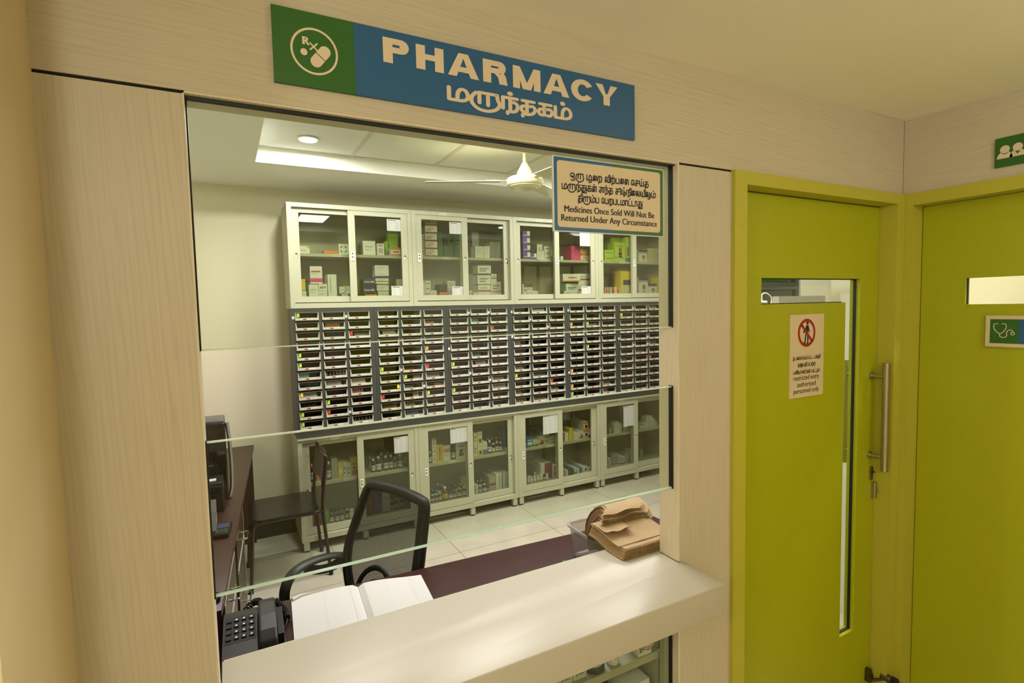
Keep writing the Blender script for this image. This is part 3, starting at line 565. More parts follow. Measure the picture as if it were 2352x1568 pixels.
def cabinet(i, upper, front, notes, rails):
    x0 = BX0 + CW * i; z0, z1 = (1.788, 2.535) if upper else (0, .845)
    lab = f"{ORD[i]} glazed steel {'wall' if upper else 'floor'} cabinet, {'above' if upper else 'below'} the dark drawer racks"
    t = thing('glazed_cabinet', lab, 'cabinet', (x0, YB, z0)); W_ = CW - .002; H = z1 - z0; D = .36 if upper else .42
    zb = 0 if upper else .075                                            # carcass underside
    b = MB(); f = .031; zi0, zi1 = (.036, H - .030) if upper else (.112, H - .031)
    b.box(0, f, 0, .06, zb, H).box(W_ - f, W_, 0, .06, zb, H).box(f, W_ - f, 0, .06, zi1, H).box(f, W_ - f, 0, .06, zb, zi0)
    b.box(0, .002, .06, D, zb, H).box(W_ - .002, W_, .06, D, zb, H).box(.002, W_ - .002, .06, D, H - .002, H).box(.002, W_ - .002, .06, D, zi0 + .030, zi0 + .034).box(.002, W_ - .002, D - .002, D, zb, H)
    if not upper: b.box(0, W_, -.012, 0, H - .012, H)
    b.build('body', 'steel_paint', t)
    zs = 2.185 - z0 if upper else .487 - z0
    MB().box(.004, W_ - .004, .055, D - .004, zs - .021, zs).build('shelf', 'steel_paint', t)
    for j, (fx, zz) in enumerate(((.26, H - (.016 if upper else .0225)), (.34 if upper else .36, zs - .0105))):
        m = MB(); wd = .062; y_ = -.0008 if j == 0 else .0542; xx = W_ * (fx if i != 1 or j == 0 else .3)
        m.box(xx, xx + wd, y_, y_ + .0006, zz - .0085, zz + .0085, 0).text(('RACK-%d' if upper else 'RACK-%d') % (rails + j), (xx + .005, y_ - .0003, zz - .0045), .012, width=wd - .01 - (.012 if not upper else 0), m=1, bold=.0004)
        if not upper: m.add([(xx + wd - .014, y_ - .0003, zz - .005), (xx + wd - .004, y_ - .0003, zz - .005), (xx + wd - .009, y_ - .0003, zz + .006)], [(0, 1, 2)], 1)
        m.build('rack_label', ['white', 'ink'], t)
    dz0, dz1 = (1.830 - z0, 2.503 - z0) if upper else (.116, .812); gz0, gz1 = (1.873 - z0, 2.470 - z0) if upper else (.168, .778)
    for side in 'LR':
        a, c_ = (f + .001, W_ * .527) if side == 'L' else (W_ * .466, W_ - f - .001); fr_ = side == front; y0 = .004 if fr_ else .028; st_ = .049
        d = MB(); d.box(a, a + st_, y0, y0 + .02, dz0, dz1).box(c_ - st_, c_, y0, y0 + .02, dz0, dz1).box(a + st_, c_ - st_, y0, y0 + .02, dz0, gz0).box(a + st_, c_ - st_, y0, y0 + .02, gz1, dz1)
        dr = d.build('sliding_door', 'steel_paint', t)
        MB().box(a + st_, c_ - st_, y0 + .009, y0 + .013, gz0, gz1).build('glass_pane', 'cabinet_glass', dr)
        hz = (dz0 + dz1) / 2 - (.0 if upper else .02); hx = (a + st_ / 2) if side == 'L' else (c_ - st_ / 2)
        if (front == 'R') == (side == 'L') or fr_:
            hx = (a + st_ / 2) if (side == 'L' and front == 'R') else (c_ - st_ / 2)
            m = MB(); m.box(hx - .011, hx + .011, y0 - .0015, y0, hz - .021, hz + .021, 0).box(hx - .0075, hx + .0075, y0 - .0018, y0 - .0015, hz - .016, hz + .016, 1).box(hx - .0075, hx + .004, y0 - .002, y0 - .0018, hz - .016, hz + .004, 2)
            m.build('recessed_grip', ['steel_paint', 'grey_plastic', 'white'], dr)
        if fr_:
            lx = a + st_ / 2; lx = lx if side == 'R' else a + st_ / 2
            m = MB(); m.rbox(lx - .012, lx + .012, y0 - .004, y0, hz - .034, hz + .034, .002, 0).lathe([(.006, 0), (.005, -.002)], (lx, y0 - .004, hz + .02), 10, axis='y', m=1).box(lx - .006, lx + .006, y0 - .0045, y0 - .004, hz - .012, hz + .002, 2)
            m.build('lock', ['white', 'black', 'print_dark'], dr)
        elif front == 'L':
            kx = c_ - st_ / 2 + .006; m = MB(); m.box(kx - .004, kx + .004, y0 - .002, y0, hz - .03, hz - .004, 0).lathe([(.005, 0), (.004, -.003)], (kx, y0, hz - .006), 8, axis='y', m=0); m.build('key_slot', 'black', dr)
        for (sd, right, top, wd, ht, rows, cols) in notes:
            if sd != side: continue
            px1 = c_ - st_ + .004 - right; pz1 = z0 * 0 + top - z0
            m = MB(); sheet_lines(m, px1 - wd, px1, pz1 - ht, pz1, y0 + .0075, rows, cols); m.build('paper_list', ['paper', 'ink_pale', 'print_dark'], dr)
    if not upper:
        for lx in (.012, W_ * .49, W_ - .052):
            l = MB().box(lx, lx + .04, .004, .044, .012, zb).build('leg', 'steel_paint', t); MB().lathe([(.018, 0), (.02, .012)], (lx + .02, .024, 0), 12).build('rubber_foot', 'rubber', l)
        for lx in (.012, W_ - .052): l = MB().box(lx, lx + .04, D - .044, D - .004, .012, zb).build('leg', 'steel_paint', t)
    return t
cabinet(0, True, 'R', [('R', -.003, 2.458, .115, .09, 6, 2), ('R', -.018, 1.946, .112, .092, 6, 2)], 91)
cabinet(1, True, 'L', [('L', -.002, 2.462, .112, .094, 6, 2), ('L', -.018, 1.942, .118, .082, 5, 2)], 93)
cabinet(2, True, 'R', [('R', .0, 2.463, .122, .15, 9, 2), ('R', -.006, 1.942, .116, .086, 5, 2)], 95)
cabinet(3, True, 'R', [], 97)
cabinet(0, False, 'R', [('R', -.004, .762, .122, .128, 11, 3)], 51)
cabinet(1, False, 'L', [('L', .0, .772, .155, .125, 11, 4)], 53)
cabinet(2, False, 'L', [('L', -.008, .776, .168, .172, 14, 3)], 55)
cabinet(3, False, 'L', [('L', -.004, .762, .138, .205, 18, 3)], 57)

# ---------------------------------------------------------------- racks of small drawers
DW, DH = .587, .937
UN = ['first', 'second', 'third', 'fourth', 'fifth', 'sixth']
CX = [(.024, .184), (.207, .367), (.390, .550)]; PITCH = .0717
TAGS = {0: [(0, 0, 'g'), (0, 4, 'g'), (0, 5, 'g'), (0, 8, 'y'), (0, 10, 'g'), (0, 11, 'g'), (1, 9, 'g'), (1, 10, 'r'), (2, 2, 'r')], 1: [(0, 6, 'g'), (0, 8, 'Y'), (0, 9, 'r'), (1, 7, 'g'), (2, 4, 'o'), (2, 6, 'r'), (2, 9, 'y')],
        2: [(0, 6, 'g'), (0, 9, 'g'), (2, 2, 'r')], 3: [(0, 8, 'g'), (2, 9, 'r')], 4: [(0, 2, 'o'), (0, 8, 'o'), (0, 10, 'o'), (0, 11, 'g'), (1, 2, 'g'), (1, 5, 'g')], 5: [(0, 1, 'y'), (2, 7, 'r')]}
TC = dict(g='#a4d02a', y='#ddd022', r='#cf2a22', o='#e8a632'); [mat('tag_' + k, c, .5) for k, c in TC.items()]
mat('label_red', '#8f3038', .5)
STK = {0: [('A', 0, 0), ('B', 2, 0), ('C', 2, 10)], 1: [('D', 1, 6), ('E', 2, 8)], 2: [('F', 0, 4), ('G', 1, 0), ('H', 1, 7), ('I', 2, 0), ('J', 2, 8)], 3: [('K', 0, 0), ('L', 0, 3), ('M', 1, 1), ('N', 2, 2)], 4: [('O', 0, 0), ('P', 2, 0), ('Q', 0, 8), ('R', 2, 8), ('S', 1, 10)], 5: [('T', 0, 4), ('U', 1, 0), ('V', 2, 1), ('W', 2, 4), ('X', 1, 5), ('Y', 2, 5)]}
def drawer_proto():
    w_ = CX[0][1] - CX[0][0]; m = MB()
    m.prism([(-.013, 0), (-.013, .003), (-.007, .0185), (-.003, .0185), (-.003, 0)], 0, w_, 'x', 0)          # sloped front lip (y,z)
    for s_ in (0, 1):
        def X(v): return v if s_ == 0 else w_ - v
        m.add([(X(0), -.0125, .002), (X(.0115), -.0085, .018), (X(.0045), -.002, .056), (X(0), -.002, .056), (X(0), .0, .002), (X(.0115), .0, .018), (X(.0045), .001, .056), (X(0), .001, .056)], [(0, 1, 2, 3), (1, 5, 6, 2), (4, 5, 1, 0), (7, 6, 5, 4)], 0)
        m.box(X(.0), X(.004), .0, .10, .004, .050, 1)
    m.box(.004, w_ - .004, -.003, .10, .002, .005, 1).box(.003, w_ - .003, -.003, .0, .0545, .0565, 0)
    return m
dproto = None
for i in range(6):
    x0 = BX0 + DW * i
    t = thing('drawer_rack', f'{UN[i]} dark grey rack of small labelled medicine drawers, counting from the pillar end', 'drawer rack', (x0, YB, .848))
    b = MB(); W_ = DW - .002
    b.box(0, W_, .105, .22, 0, DH).box(0, CX[0][0], 0, .105, 0, DH).box(CX[2][1], W_, 0, .105, 0, DH).box(CX[0][1], CX[1][0], 0, .105, 0, DH).box(CX[1][1], CX[2][0], 0, .105, 0, DH)
    zt = DH - .028
    for a, c_ in CX: b.box(a, c_, 0, .105, zt, DH).box(a, c_, 0, .105, 0, zt - 11 * PITCH - .0575)
    for a, c_ in CX:
        for k in range(11): b.box(a, c_, .012, .105, zt - k * PITCH - .066, zt - k * PITCH - .060)
    b.build('rack_body', 'rack_grey', t)
    MB().text('SIMTEX', (CX[2][1] - .06, -.0006, DH - .019), .012, width=.05, bold=.0005).build('maker_mark', 'label_red', t)
    for ch_, col_, row in STK[i]:
        sx = [.012, (CX[0][1] + CX[1][0]) / 2, (CX[1][1] + CX[2][0]) / 2][col_]; sz = zt - row * PITCH - .035
        m = MB(); m.box(sx - .008, sx + .008, -.0008, 0, sz - .010, sz + .010, 0).text(ch_, (sx, -.0011, sz - .005), .014, m=1, align='C'); m.build('letter_sticker', ['white', 'ink'], t)
    for c_ in range(3):
        for r_ in range(12):
            zz = zt - r_ * PITCH - .0565
            if dproto is None:
                dproto = drawer_proto().build('drawer', ['bin_plastic', 'bin_dark'], t, (CX[c_][0], 0, zz)); d = dproto
                wn = MB().box(.006, .154, -.0015, -.0005, .0186, .0545).build('window', 'bin_window', d)
                m = MB(); m.box(.052, .076, -.0128, -.0075, .0050, .0130, 0).box(.076, .116, -.0128, -.0075, .0050, .0130, 1)
                for k in range(5): m.box(.083 + k * .006, .0865 + k * .006, -.0132, -.0128, .0075, .0075 + random.choice((.002, .003, .0035)), 2)
                m.X = Matrix.Rotation(0, 4, 'X'); lb = m.build('label_strip', ['label_red', 'white', 'ink'], d)
            else:
                d = dproto.copy(); sc.collection.objects.link(d); d.parent = t; d.location = (CX[c_][0], 0, zz)
                for o_ in (wn, lb): q = o_.copy(); sc.collection.objects.link(q); q.parent = d
            for tc_, tr_, tk in TAGS[i]:
                if (tc_, tr_) == (c_, r_):
                    xx = .012 if tk != 'Y' else .132; MB().box(xx, xx + .017, -.006, -.0025, .024, .050).build('index_tab', 'tag_' + tk.lower(), d)
# medicine strips lying in the drawers
def strip(i, c_, r_, col, desc, w0=.25, w1=.9, h=.02, dots=0):
    x0 = BX0 + DW * i + CX[c_][0]; a, b_ = x0 + .160 * w0, x0 + .160 * w1; z = .848 + DH - .028 - r_ * PITCH - .0565 + .0055; hh = .022 + h
    m = MB(); y0 = YB + .004
    m.add([(a, y0, z), (b_, y0, z), (b_, y0 + .03, z + hh), (a, y0 + .03, z + hh), (a, y0 + .002, z - .0003), (b_, y0 + .002, z - .0003), (b_, y0 + .032, z + hh), (a, y0 + .032, z + hh)], [(0, 1, 2, 3), (7, 6, 5, 4), (0, 4, 5, 1), (1, 5, 6, 2), (2, 6, 7, 3), (3, 7, 4, 0)], 0)
    if dots:
        n = dots
        for k in range(n):
            for q in (.55, .80):
                px = a + (b_ - a) * (k + .5) / n; m.lathe([(.0055, 0), (.0045, -.003), (.002, -.004)], (px, y0 + .03 * q, z + hh * q), 8, axis='y', m=1)
    o = m.build('blister_strip', [mat('strip_' + col, col, .35, .3 if col in ('#c9cac9', '#b8b8b4') else 0), mat('pill_' + col, '#e2e2de' if col != '#2b2b29' else '#cfcfcd', .4)])
    tag(o, f'{desc} in {UN[i]} drawer rack, column {["one", "two", "three"][c_]}, row {r_ + 1}', 'medicine strip', 'medicine strips in the drawers')
for a in [(0, 0, 6, '#8fcbab', 'green and white strip', .1, .5), (0, 0, 8, '#c9cac9', 'silver strip', .15, .8), (0, 1, 1, '#c98a35', 'orange flat box', .15, .8), (0, 1, 6, '#2b2b29', 'dark strip with white dots', .05, .95, .015, 6), (0, 1, 7, '#d8d8d6', 'bright white strip', .1, .75, .018, 5), (0, 2, 2, '#b8b8b4', 'crumpled silver strip', .3, .95, .01), (0, 2, 7, '#d5d5cc', 'whitish strip', .08, .72, .025, 5), (0, 2, 8, '#b3262f', 'red strip', .05, .6, .018, 5), (0, 2, 11, '#2b2b29', 'dark strip with white dots', .1, .95, .012, 5), (0, 0, 9, '#5a4a3c', 'brownish strip', .2, .8, .005),
          (1, 0, 2, '#cfcec4', 'white strip with round tablets', .25, .92, .02, 5), (1, 0, 10, '#8d8a3a', 'olive strip', .15, .8, .015), (1, 1, 8, '#6f9fc4', 'pale blue strip', .05, .55, .01), (1, 1, 9, '#c8bf98', 'cream box', .5, .8, .022), (1, 1, 11, '#2b78a5', 'blue capsule strip', .15, .75, .018, 5), (1, 2, 1, '#cf8a4a', 'orange strip', .05, .6, .006), (1, 2, 7, '#b8b8b4', 'silver strip', .1, .8, .012), (1, 2, 8, '#c98a50', 'orange brown strip', .5, .95, .006), (1, 1, 6, '#8a5638', 'brown strip', .12, .6, .005), (1, 1, 7, '#aaa594', 'beige strip', .55, .95, .012), (1, 1, 10, '#7f7c58', 'olive grey strip', .05, .6, .012, 5),
          (2, 1, 1, '#4fae82', 'green strip', .15, .5, .015), (2, 1, 5, '#4f8f72', 'dull green strip', .1, .6, .008), (2, 1, 6, '#b8b8b4', 'silver strip', .3, .9, .015), (2, 2, 8, '#6d7c5c', 'grey green strip', .1, .8, .01, 5), (2, 2, 9, '#9a9a96', 'silver strip', .05, .9, .02, 5),
          (3, 0, 4, '#2b2b29', 'dark strip with white dots', .1, .5, .02, 4), (3, 0, 7, '#b8b8b4', 'silver strip', .05, .65, .012), (3, 0, 10, '#8a6440', 'brown strip', .15, .5, .02), (3, 0, 11, '#5c3f28', 'dark brown strip', .15, .8, .01, 5), (3, 1, 0, '#d0d2c2', 'white strip', .05, .95, .028, 6), (3, 1, 8, '#6d777a', 'grey blue box', .08, .95, .02), (3, 1, 11, '#9a7438', 'gold strip', .08, .95, .012, 7), (3, 2, 1, '#b0a488', 'beige strip', .1, .28, .025), (3, 2, 10, '#cfcfcc', 'white strip', .08, .65, .01),
          (4, 0, 3, '#6f6a68', 'grey strip', .1, .9, .012), (4, 1, 2, '#9b9b98', 'silver strip', .1, .9, .01), (4, 2, 1, '#8a7a60', 'brown strip', .1, .9, .006), (4, 2, 10, '#c2c0ba', 'whitish strip', .05, .75, .015), (4, 2, 11, '#c98a88', 'white and red strip', .1, .5, .02), (5, 0, 7, '#2b2b29', 'dark strip with pale dots', .1, .6, .012, 4), (5, 1, 6, '#9c8a64', 'tan strip', .1, .9, .01), (5, 2, 5, '#9a9488', 'whitish strip', .05, .8, .015), (5, 2, 0, '#aeb2ac', 'pale strip', .15, .8, .018)]: strip(*a)

# ---------------------------------------------------------------- cartons and bottles in the cabinets
BX=[
("u1t",0.786,0.066,2.185,0.057,1,3.09,0.1,"W","small white carton with a green corner",{"p": "gc"}),
("u1t",0.952,0.103,2.185,0.027,1,3.09,0.1,"O","flat orange carton lying by itself",{}),
("u1t",1.06,0.069,2.185,0.081,1,3.09,0.1,"W","white carton with green leaf emblem",{"p": "leaf"}),
("u1t",1.214,0.041,2.185,0.0755,2,3.2,0.1,"G","greyish white carton in a stack of two",{}),
("u1t",1.241,0.095,2.185,0.112,1,3.09,0.1,"W","plain white carton tilted backwards",{"tilt": 4}),
("u1t",1.347,0.056,2.185,0.094,1,3.09,0.1,"W","narrow white carton with orange line",{"p": "o1"}),
("u1t",1.462,0.078,2.185,0.0527,4,3.18,0.1,"LG","lime green carton in a stack of four",{}),
("u1t",1.428,0.025,2.185,0.12,1,3.16,0.1,"LG","small lime green carton standing on end",{}),
("u1t",1.455,0.077,2.185,0.068,1,3.09,0.1,"W","white carton with orange wave",{"p": "ow"}),
("u1b",0.787,0.029,1.866,0.048,1,3.09,0.1,"W","small white carton under a yellow one",{}),
("u1b",0.785,0.027,1.918,0.083,1,3.09,0.1,"Y","pale yellow carton on a small white carton",{}),
("u1b",0.835,0.066,1.866,0.096,1,3.09,0.1,"W","white carton under a pinkish one",{}),
("u1b",0.849,0.085,1.967,0.13,1,3.1,0.1,"W","pinkish white carton with pink wave",{"p": "pw"}),
("u1b",0.903,0.059,1.866,0.05,1,3.09,0.1,"W","low white carton beside the tall carton",{}),
("u1b",0.904,0.06,1.913,0.053,1,3.09,0.1,"W","white carton printed with red letters",{"t": "JULES","tc": "R"}),
("u1b",0.966,0.071,1.866,0.171,1,3.09,0.1,"W","tall white carton with teal edge",{"p": "teal"}),
("u1b",1.068,0.046,1.866,0.034,1,3.09,0.1,"W","flat white carton with red dot",{}),
("u1b",1.054,0.038,1.894,0.052,1,3.09,0.1,"W","white carton with violet emblem",{}),
("u1b",1.098,0.037,1.894,0.057,1,3.11,0.1,"W","white carton against the door stile",{}),
("u1b",1.238,0.087,1.866,0.027,1,3.07,0.1,"O","thin orange carton under two navy cartons",{}),
("u1b",1.225,0.095,1.886,0.062,2,3.07,0.12,"NV","navy carton in a stack of two",{"t": "Dolo-500"}),
("u1b",1.345,0.084,1.866,0.048,1,3.1,0.1,"W","white carton at the foot of a stack",{}),
("u1b",1.335,0.095,1.909,0.053,1,3.1,0.1,"W","white carton with yellow end",{}),
("u1b",1.322,0.107,1.966,0.044,1,3.09,0.1,"W","white carton with red stripe",{"p": "rs"}),
("u1b",1.325,0.107,2.024,0.087,1,3.09,0.1,"W","big white carton with blue base line",{"p": "bb"}),
("u1b",1.511,0.04,1.866,0.0705,2,3.14,0.1,"W","white carton next to the right stile",{}),
("u2t",1.719,0.035,2.185,0.046,4,3.12,0.1,"W","white carton with green edge,in a stack of four",{"p": "ge"}),
("u2t",1.741,0.102,2.185,0.0626,5,3.09,0.1,"W","white carton with dark red wave,in a stack of five",{"p": "rw"}),
("u2t",1.851,0.043,2.185,0.0985,2,3.1,0.1,"GR","tall dark green carton,in a stack of two",{}),
("u2t",1.898,0.09,2.185,0.0575,2,3.1,0.1,"GR","wide dark green carton,in a stack of two",{"p": "rl"}),
("u2t",1.902,0.044,2.284,0.066,1,3.1,0.1,"BK","blackish carton on the wide green cartons",{}),
("u2t",1.993,0.056,2.185,0.068,3,3.1,0.1,"GR","dark green carton,in a stack of three",{"p": "rl"}),
("u2t",2.223,0.065,2.185,0.0803,3,3.24,0.1,"G","pale grey carton,in a stack of three",{}),
("u2t",2.18,0.078,2.185,0.1,1,3.09,0.1,"W","white carton with small print,one of a pair",{"p": "pr"}),
("u2t",2.263,0.052,2.185,0.103,1,3.09,0.1,"W","narrow white carton with small print",{"p": "pr"}),
("u2t",2.355,0.101,2.185,0.019,8,3.16,0.1,"W","flat whitish packet,in a stack of eight",{}),
("u2b",1.704,0.021,1.866,0.0423,3,3.09,0.1,"W","narrow white carton,in a stack of three",{}),
("u2b",1.728,0.046,1.866,0.0423,3,3.09,0.1,"W","white carton with dark line,in a stack of three",{"p": "dl"}),
("u2b",1.775,0.049,1.866,0.048,1,3.09,0.1,"W","low white carton lying alone",{}),
("u2b",1.851,0.079,1.866,0.042,1,3.09,0.1,"O","orange carton lying under a black tray",{"p": None}),
("u2b",1.846,0.07,1.9,0.064,1,3.09,0.1,"BK","black plastic tray on an orange carton",{}),
("u2b",1.931,0.071,1.866,0.0645,2,3.12,0.1,"W","white carton behind the taped list",{}),
("u2b",2.166,0.074,1.909,0.15,1,3.2,0.1,"G","grey carton standing behind small cartons",{}),
("u2b",2.118,0.028,1.866,0.046,1,3.09,0.1,"W","tiny white carton at the stile",{}),
("u2b",2.198,0.119,1.866,0.093,1,3.09,0.1,"W","white carton with orange line,lowest of three",{"p": "rs"}),
("u2b",2.194,0.126,1.965,0.077,1,3.09,0.1,"W","white carton with red print,middle of three",{"p": "pr2"}),
("u2b",2.198,0.126,2.056,0.068,1,3.09,0.1,"W","white carton with red print,top of three",{"p": "pr2"}),
("u2b",2.142,0.037,1.866,0.029,1,3.06,0.03,"W","flat white carton in front",{}),
("u2b",2.325,0.099,1.866,0.04,1,3.1,0.1,"W","flat white carton under a larger one",{}),
("u2b",2.327,0.096,1.9,0.087,1,3.1,0.1,"W","white carton with faint red print",{"p": "pr2"}),
("u2b",2.331,0.053,1.986,0.069,1,3.1,0.1,"W","white carton with red band on top",{"p": "rs"}),
("u2b",2.453,0.056,1.866,0.209,1,3.22,0.1,"BR","brown carton behind the white cartons",{}),
("u3t",2.642,0.078,2.185,0.0627,4,3.09,0.1,"PU","violet carton with white slash,in a stack of four",{"p": "sl"}),
("u3t",2.721,0.063,2.185,0.055,1,3.09,0.1,"PU","single violet carton beside its stack",{"p": "sl"}),
("u3t",2.73,0.062,2.232,0.014,4,3.1,0.1,"BK","flat black packet,in a pile of four",{}),
("u3t",2.788,0.077,2.185,0.083,1,3.09,0.1,"W","white carton with grey panel",{"p": "pr"}),
("u3t",2.791,0.053,2.263,0.061,1,3.09,0.1,"W","upright white carton on another carton",{"p": "o1"}),
("u3t",2.868,0.068,2.185,0.041,3,3.09,0.1,"W","white carton with grey line,in a stack of three",{"p": "dl"}),
("u3t",2.95,0.02,2.185,0.037,1,3.09,0.1,"W","small white carton near the door edge",{}),
("u3t",3.036,0.028,2.185,0.036,1,3.08,0.1,"W","small white carton by the lock",{}),
("u3t",3.163,0.102,2.185,0.0457,3,3.09,0.15,"PK","pink carton with white script,in a stack of three",{}),
("u3t",3.268,0.086,2.185,0.062,2,3.09,0.1,"W","white carton with orange wave,in a stack of two",{"p": "ow"}),
("u3t",3.358,0.025,2.185,0.054,1,3.09,0.1,"W","narrow white carton beside the stack",{}),
("u3b",2.628,0.021,1.91,0.054,1,3.09,0.1,"W","narrow white carton on another carton",{}),
("u3b",2.628,0.046,1.866,0.047,1,3.09,0.1,"W","square white carton in the corner",{}),
("u3b",2.68,0.058,1.866,0.04,1,3.09,0.1,"W","low white carton with blue edge",{}),
("u3b",2.74,0.056,1.866,0.039,1,3.09,0.1,"W","low white carton next to it",{}),
("u3b",2.651,0.086,1.906,0.03,1,3.09,0.1,"W","white carton with red print across two cartons",{"p": "rs"}),
("u3b",2.652,0.082,1.942,0.022,1,3.09,0.1,"BR","brown flat bundle on the white carton",{}),
("u3b",3.098,0.137,1.866,0.106,1,3.09,0.14,"W","white carton with red name,under another",{"p": "pr2"}),
("u3b",3.047,0.106,1.866,0.036,1,3.05,0.035,"W","flat white carton in front",{}),
("u3b",3.064,0.167,1.987,0.073,1,3.09,0.12,"W","white carton with orange corner,turned askew",{"p": "oc","rz": -18}),
("u3b",3.238,0.149,1.866,0.099,2,3.09,0.14,"W","white carton with red stripe,in a stack of two",{"p": "rs"}),
("u4t",3.551,0.122,2.185,0.0555,2,3.09,0.1,"LI","lime support box lying flat,in a pile of two",{"t": "SUPPORT","tc": "GR"}),
("u4t",3.716,0.18,2.185,0.25,1,3.2,0.1,"LI","tall lime box behind another lime box",{}),
("u4t",3.668,0.138,2.185,0.187,1,3.09,0.1,"LI","lime box with a model wearing a black belt",{"p": "belt","t": "CLASSIC","tc": "GR"}),
("u4t",3.822,0.07,2.185,0.245,1,3.1,0.1,"LI","tall lime box beside the middle stile",{"p": "blueb"}),
("u4t",3.979,0.111,2.185,0.129,1,3.09,0.1,"W","navy topped white box with a person",{"p": "nvt"}),
("u4t",4.104,0.182,2.185,0.145,1,3.09,0.14,"CB","plain cardboard box with a grey code label",{"p": "cblab"}),
("u4t",4.19,0.02,2.185,0.162,1,3.2,0.1,"TE","dark teal box edge beside cardboard box",{}),
("u4b",3.55,0.04,1.866,0.07,1,3.09,0.1,"W","white carton with orange flame,first of three",{"p": "fl"}),
("u4b",3.617,0.063,1.866,0.072,1,3.09,0.1,"W","white carton with orange flame,second of three",{"p": "fl"}),
("u4b",3.682,0.06,1.866,0.072,1,3.09,0.1,"W","white carton with orange flame,third of three",{"p": "fl"}),
("u4b",3.8,0.178,1.866,0.267,1,3.2,0.1,"OC","ochre box behind the yellow box",{}),
("u4b",3.737,0.141,1.866,0.228,1,3.08,0.1,"Y","yellow box with a beige waist belt picture",{"p": "belt2"}),
("u4b",3.979,0.116,1.866,0.173,1,3.09,0.1,"W","navy topped white box with knee picture",{"p": "nvt"}),
("u4b",4.102,0.117,1.866,0.104,1,3.09,0.1,"W","navy topped white box,the shorter one",{"p": "nvt"}),
("u4b",4.202,0.076,1.866,0.139,1,3.2,0.1,"BL","blue box behind the shorter white box",{}),
("u4b",4.279,0.092,1.866,0.21,1,3.22,0.1,"Y","yellow box behind the shorter white box",{}),
("u4b",4.237,0.061,1.866,0.17,1,3.1,0.1,"Y","yellow box with a photo next to jamb",{"p": "belt2"}),
("l1t",0.937,0.046,0.487,0.159,1,3.09,0.1,"G","tall silver grey carton",{"p": "pr"}),
("l1t",0.986,0.037,0.487,0.122,1,3.09,0.1,"Y","yellow carton with white heart",{"p": "heart"}),
("l1t",1.025,0.024,0.487,0.117,1,3.09,0.1,"W","narrow white carton with red dots",{"p": "pr2"}),
("l1t",1.051,0.029,0.487,0.108,1,3.09,0.1,"W","white carton beside the picture carton",{"p": "pr2"}),
("l1t",1.082,0.052,0.487,0.141,1,3.09,0.1,"Y","yellow carton with a smiling child",{"p": "face"}),
("l1t",0.834,0.03,0.487,0.079,1,3.12,0.1,"O","orange carton behind the visitor chair",{}),
("l1b",0.795,0.032,0.152,0.091,1,3.09,0.1,"R","red carton behind the chair leg",{}),
("l1b",0.853,0.053,0.152,0.09,1,3.1,0.1,"GN","green carton beside the pink capped bottles",{}),
("l1b",1.197,0.045,0.152,0.041,2,3.09,0.1,"R","red and black carton behind mesh backrest",{"p": "rs"}),
("l1b",1.253,0.059,0.152,0.0417,3,3.1,0.1,"PU","violet carton behind mesh backrest",{}),
("l1b",1.316,0.061,0.152,0.0505,4,3.1,0.1,"W","white carton with green stripes behind mesh backrest",{"p": "ge"}),
("l2t",1.742,0.037,0.487,0.0677,3,3.09,0.1,"W","white cube carton in a tower of three",{"p": "o1"}),
("l2t",1.782,0.053,0.487,0.142,1,3.09,0.1,"Y","yellow carton with upright lettering",{"t": "NOVAPINE","tv": 1,"tc": "NV"}),
("l2t",1.838,0.064,0.487,0.129,1,3.09,0.1,"W","white carton with orange label block",{"p": "ob"}),
("l2t",1.955,0.086,0.487,0.142,1,3.09,0.1,"W","white carton with a cartoon child",{"p": "kid"}),
("l2t",2.12,0.032,0.487,0.101,2,3.09,0.1,"W","white carton with lime circle",{"p": "pr2"}),
("l2t",2.156,0.045,0.487,0.103,2,3.09,0.1,"W","white and yellow carton with child,in a stack of two",{"p": "yb"}),
("l2t",2.204,0.043,0.487,0.108,1,3.09,0.1,"W","white and blue carton with child",{"p": "bb2"}),
("l2t",2.462,0.043,0.487,0.173,1,3.2,0.1,"BL","tall pale blue carton at the end",{}),
("l2b",2.041,0.052,0.152,0.0675,2,3.22,0.1,"G","grey white carton in shadow by the stile",{}),
("l2b",2.123,0.025,0.152,0.077,1,3.09,0.1,"W","white carton beside small bottles",{}),
("l2b",2.253,0.065,0.152,0.129,1,3.09,0.2,"G","grey carton with red rim",{"p": "rs"}),
("l2b",2.322,0.062,0.152,0.141,1,3.09,0.2,"W","white and blue carton with upright name",{"p": "bl","t": "Zincovit","tv": 1,"tc": "BL"}),
("l2b",2.391,0.06,0.152,0.139,1,3.09,0.2,"W","white and blue carton next to its twin",{"p": "bl","t": "Zincovit","tv": 1,"tc": "BL"}),
("l3t",2.641,0.064,0.487,0.086,1,3.09,0.2,"BL","blue carton with white window",{"p": "ww"}),
("l3t",2.708,0.058,0.487,0.058,1,3.09,0.2,"W","white carton with green band",{"p": "gb"}),
("l3t",2.768,0.058,0.487,0.081,1,3.09,0.2,"W","white carton with red figures",{"p": "rk"}),
("l3t",2.827,0.057,0.487,0.069,1,3.09,0.15,"W","white carton with orange sun",{"p": "o1"}),
("l3t",2.829,0.054,0.565,0.036,1,3.09,0.15,"W","white carton resting on sun carton",{}),
("l3t",2.886,0.054,0.487,0.073,1,3.09,0.2,"W","white carton with green swoosh",{"p": "ge"}),
("l3t",2.942,0.026,0.487,0.063,1,3.09,0.2,"W","white carton with dark base",{"p": "dl"}),
("l3t",2.772,0.138,0.6,0.021,1,3.25,0.1,"G","long grey carton further back",{}),
("l3t",3.058,0.061,0.487,0.077,1,3.09,0.2,"W","white carton with violet disc",{"p": "vd"}),
("l3t",3.094,0.043,0.487,0.119,1,3.07,0.1,"Y","yellow carton standing between white cartons",{}),
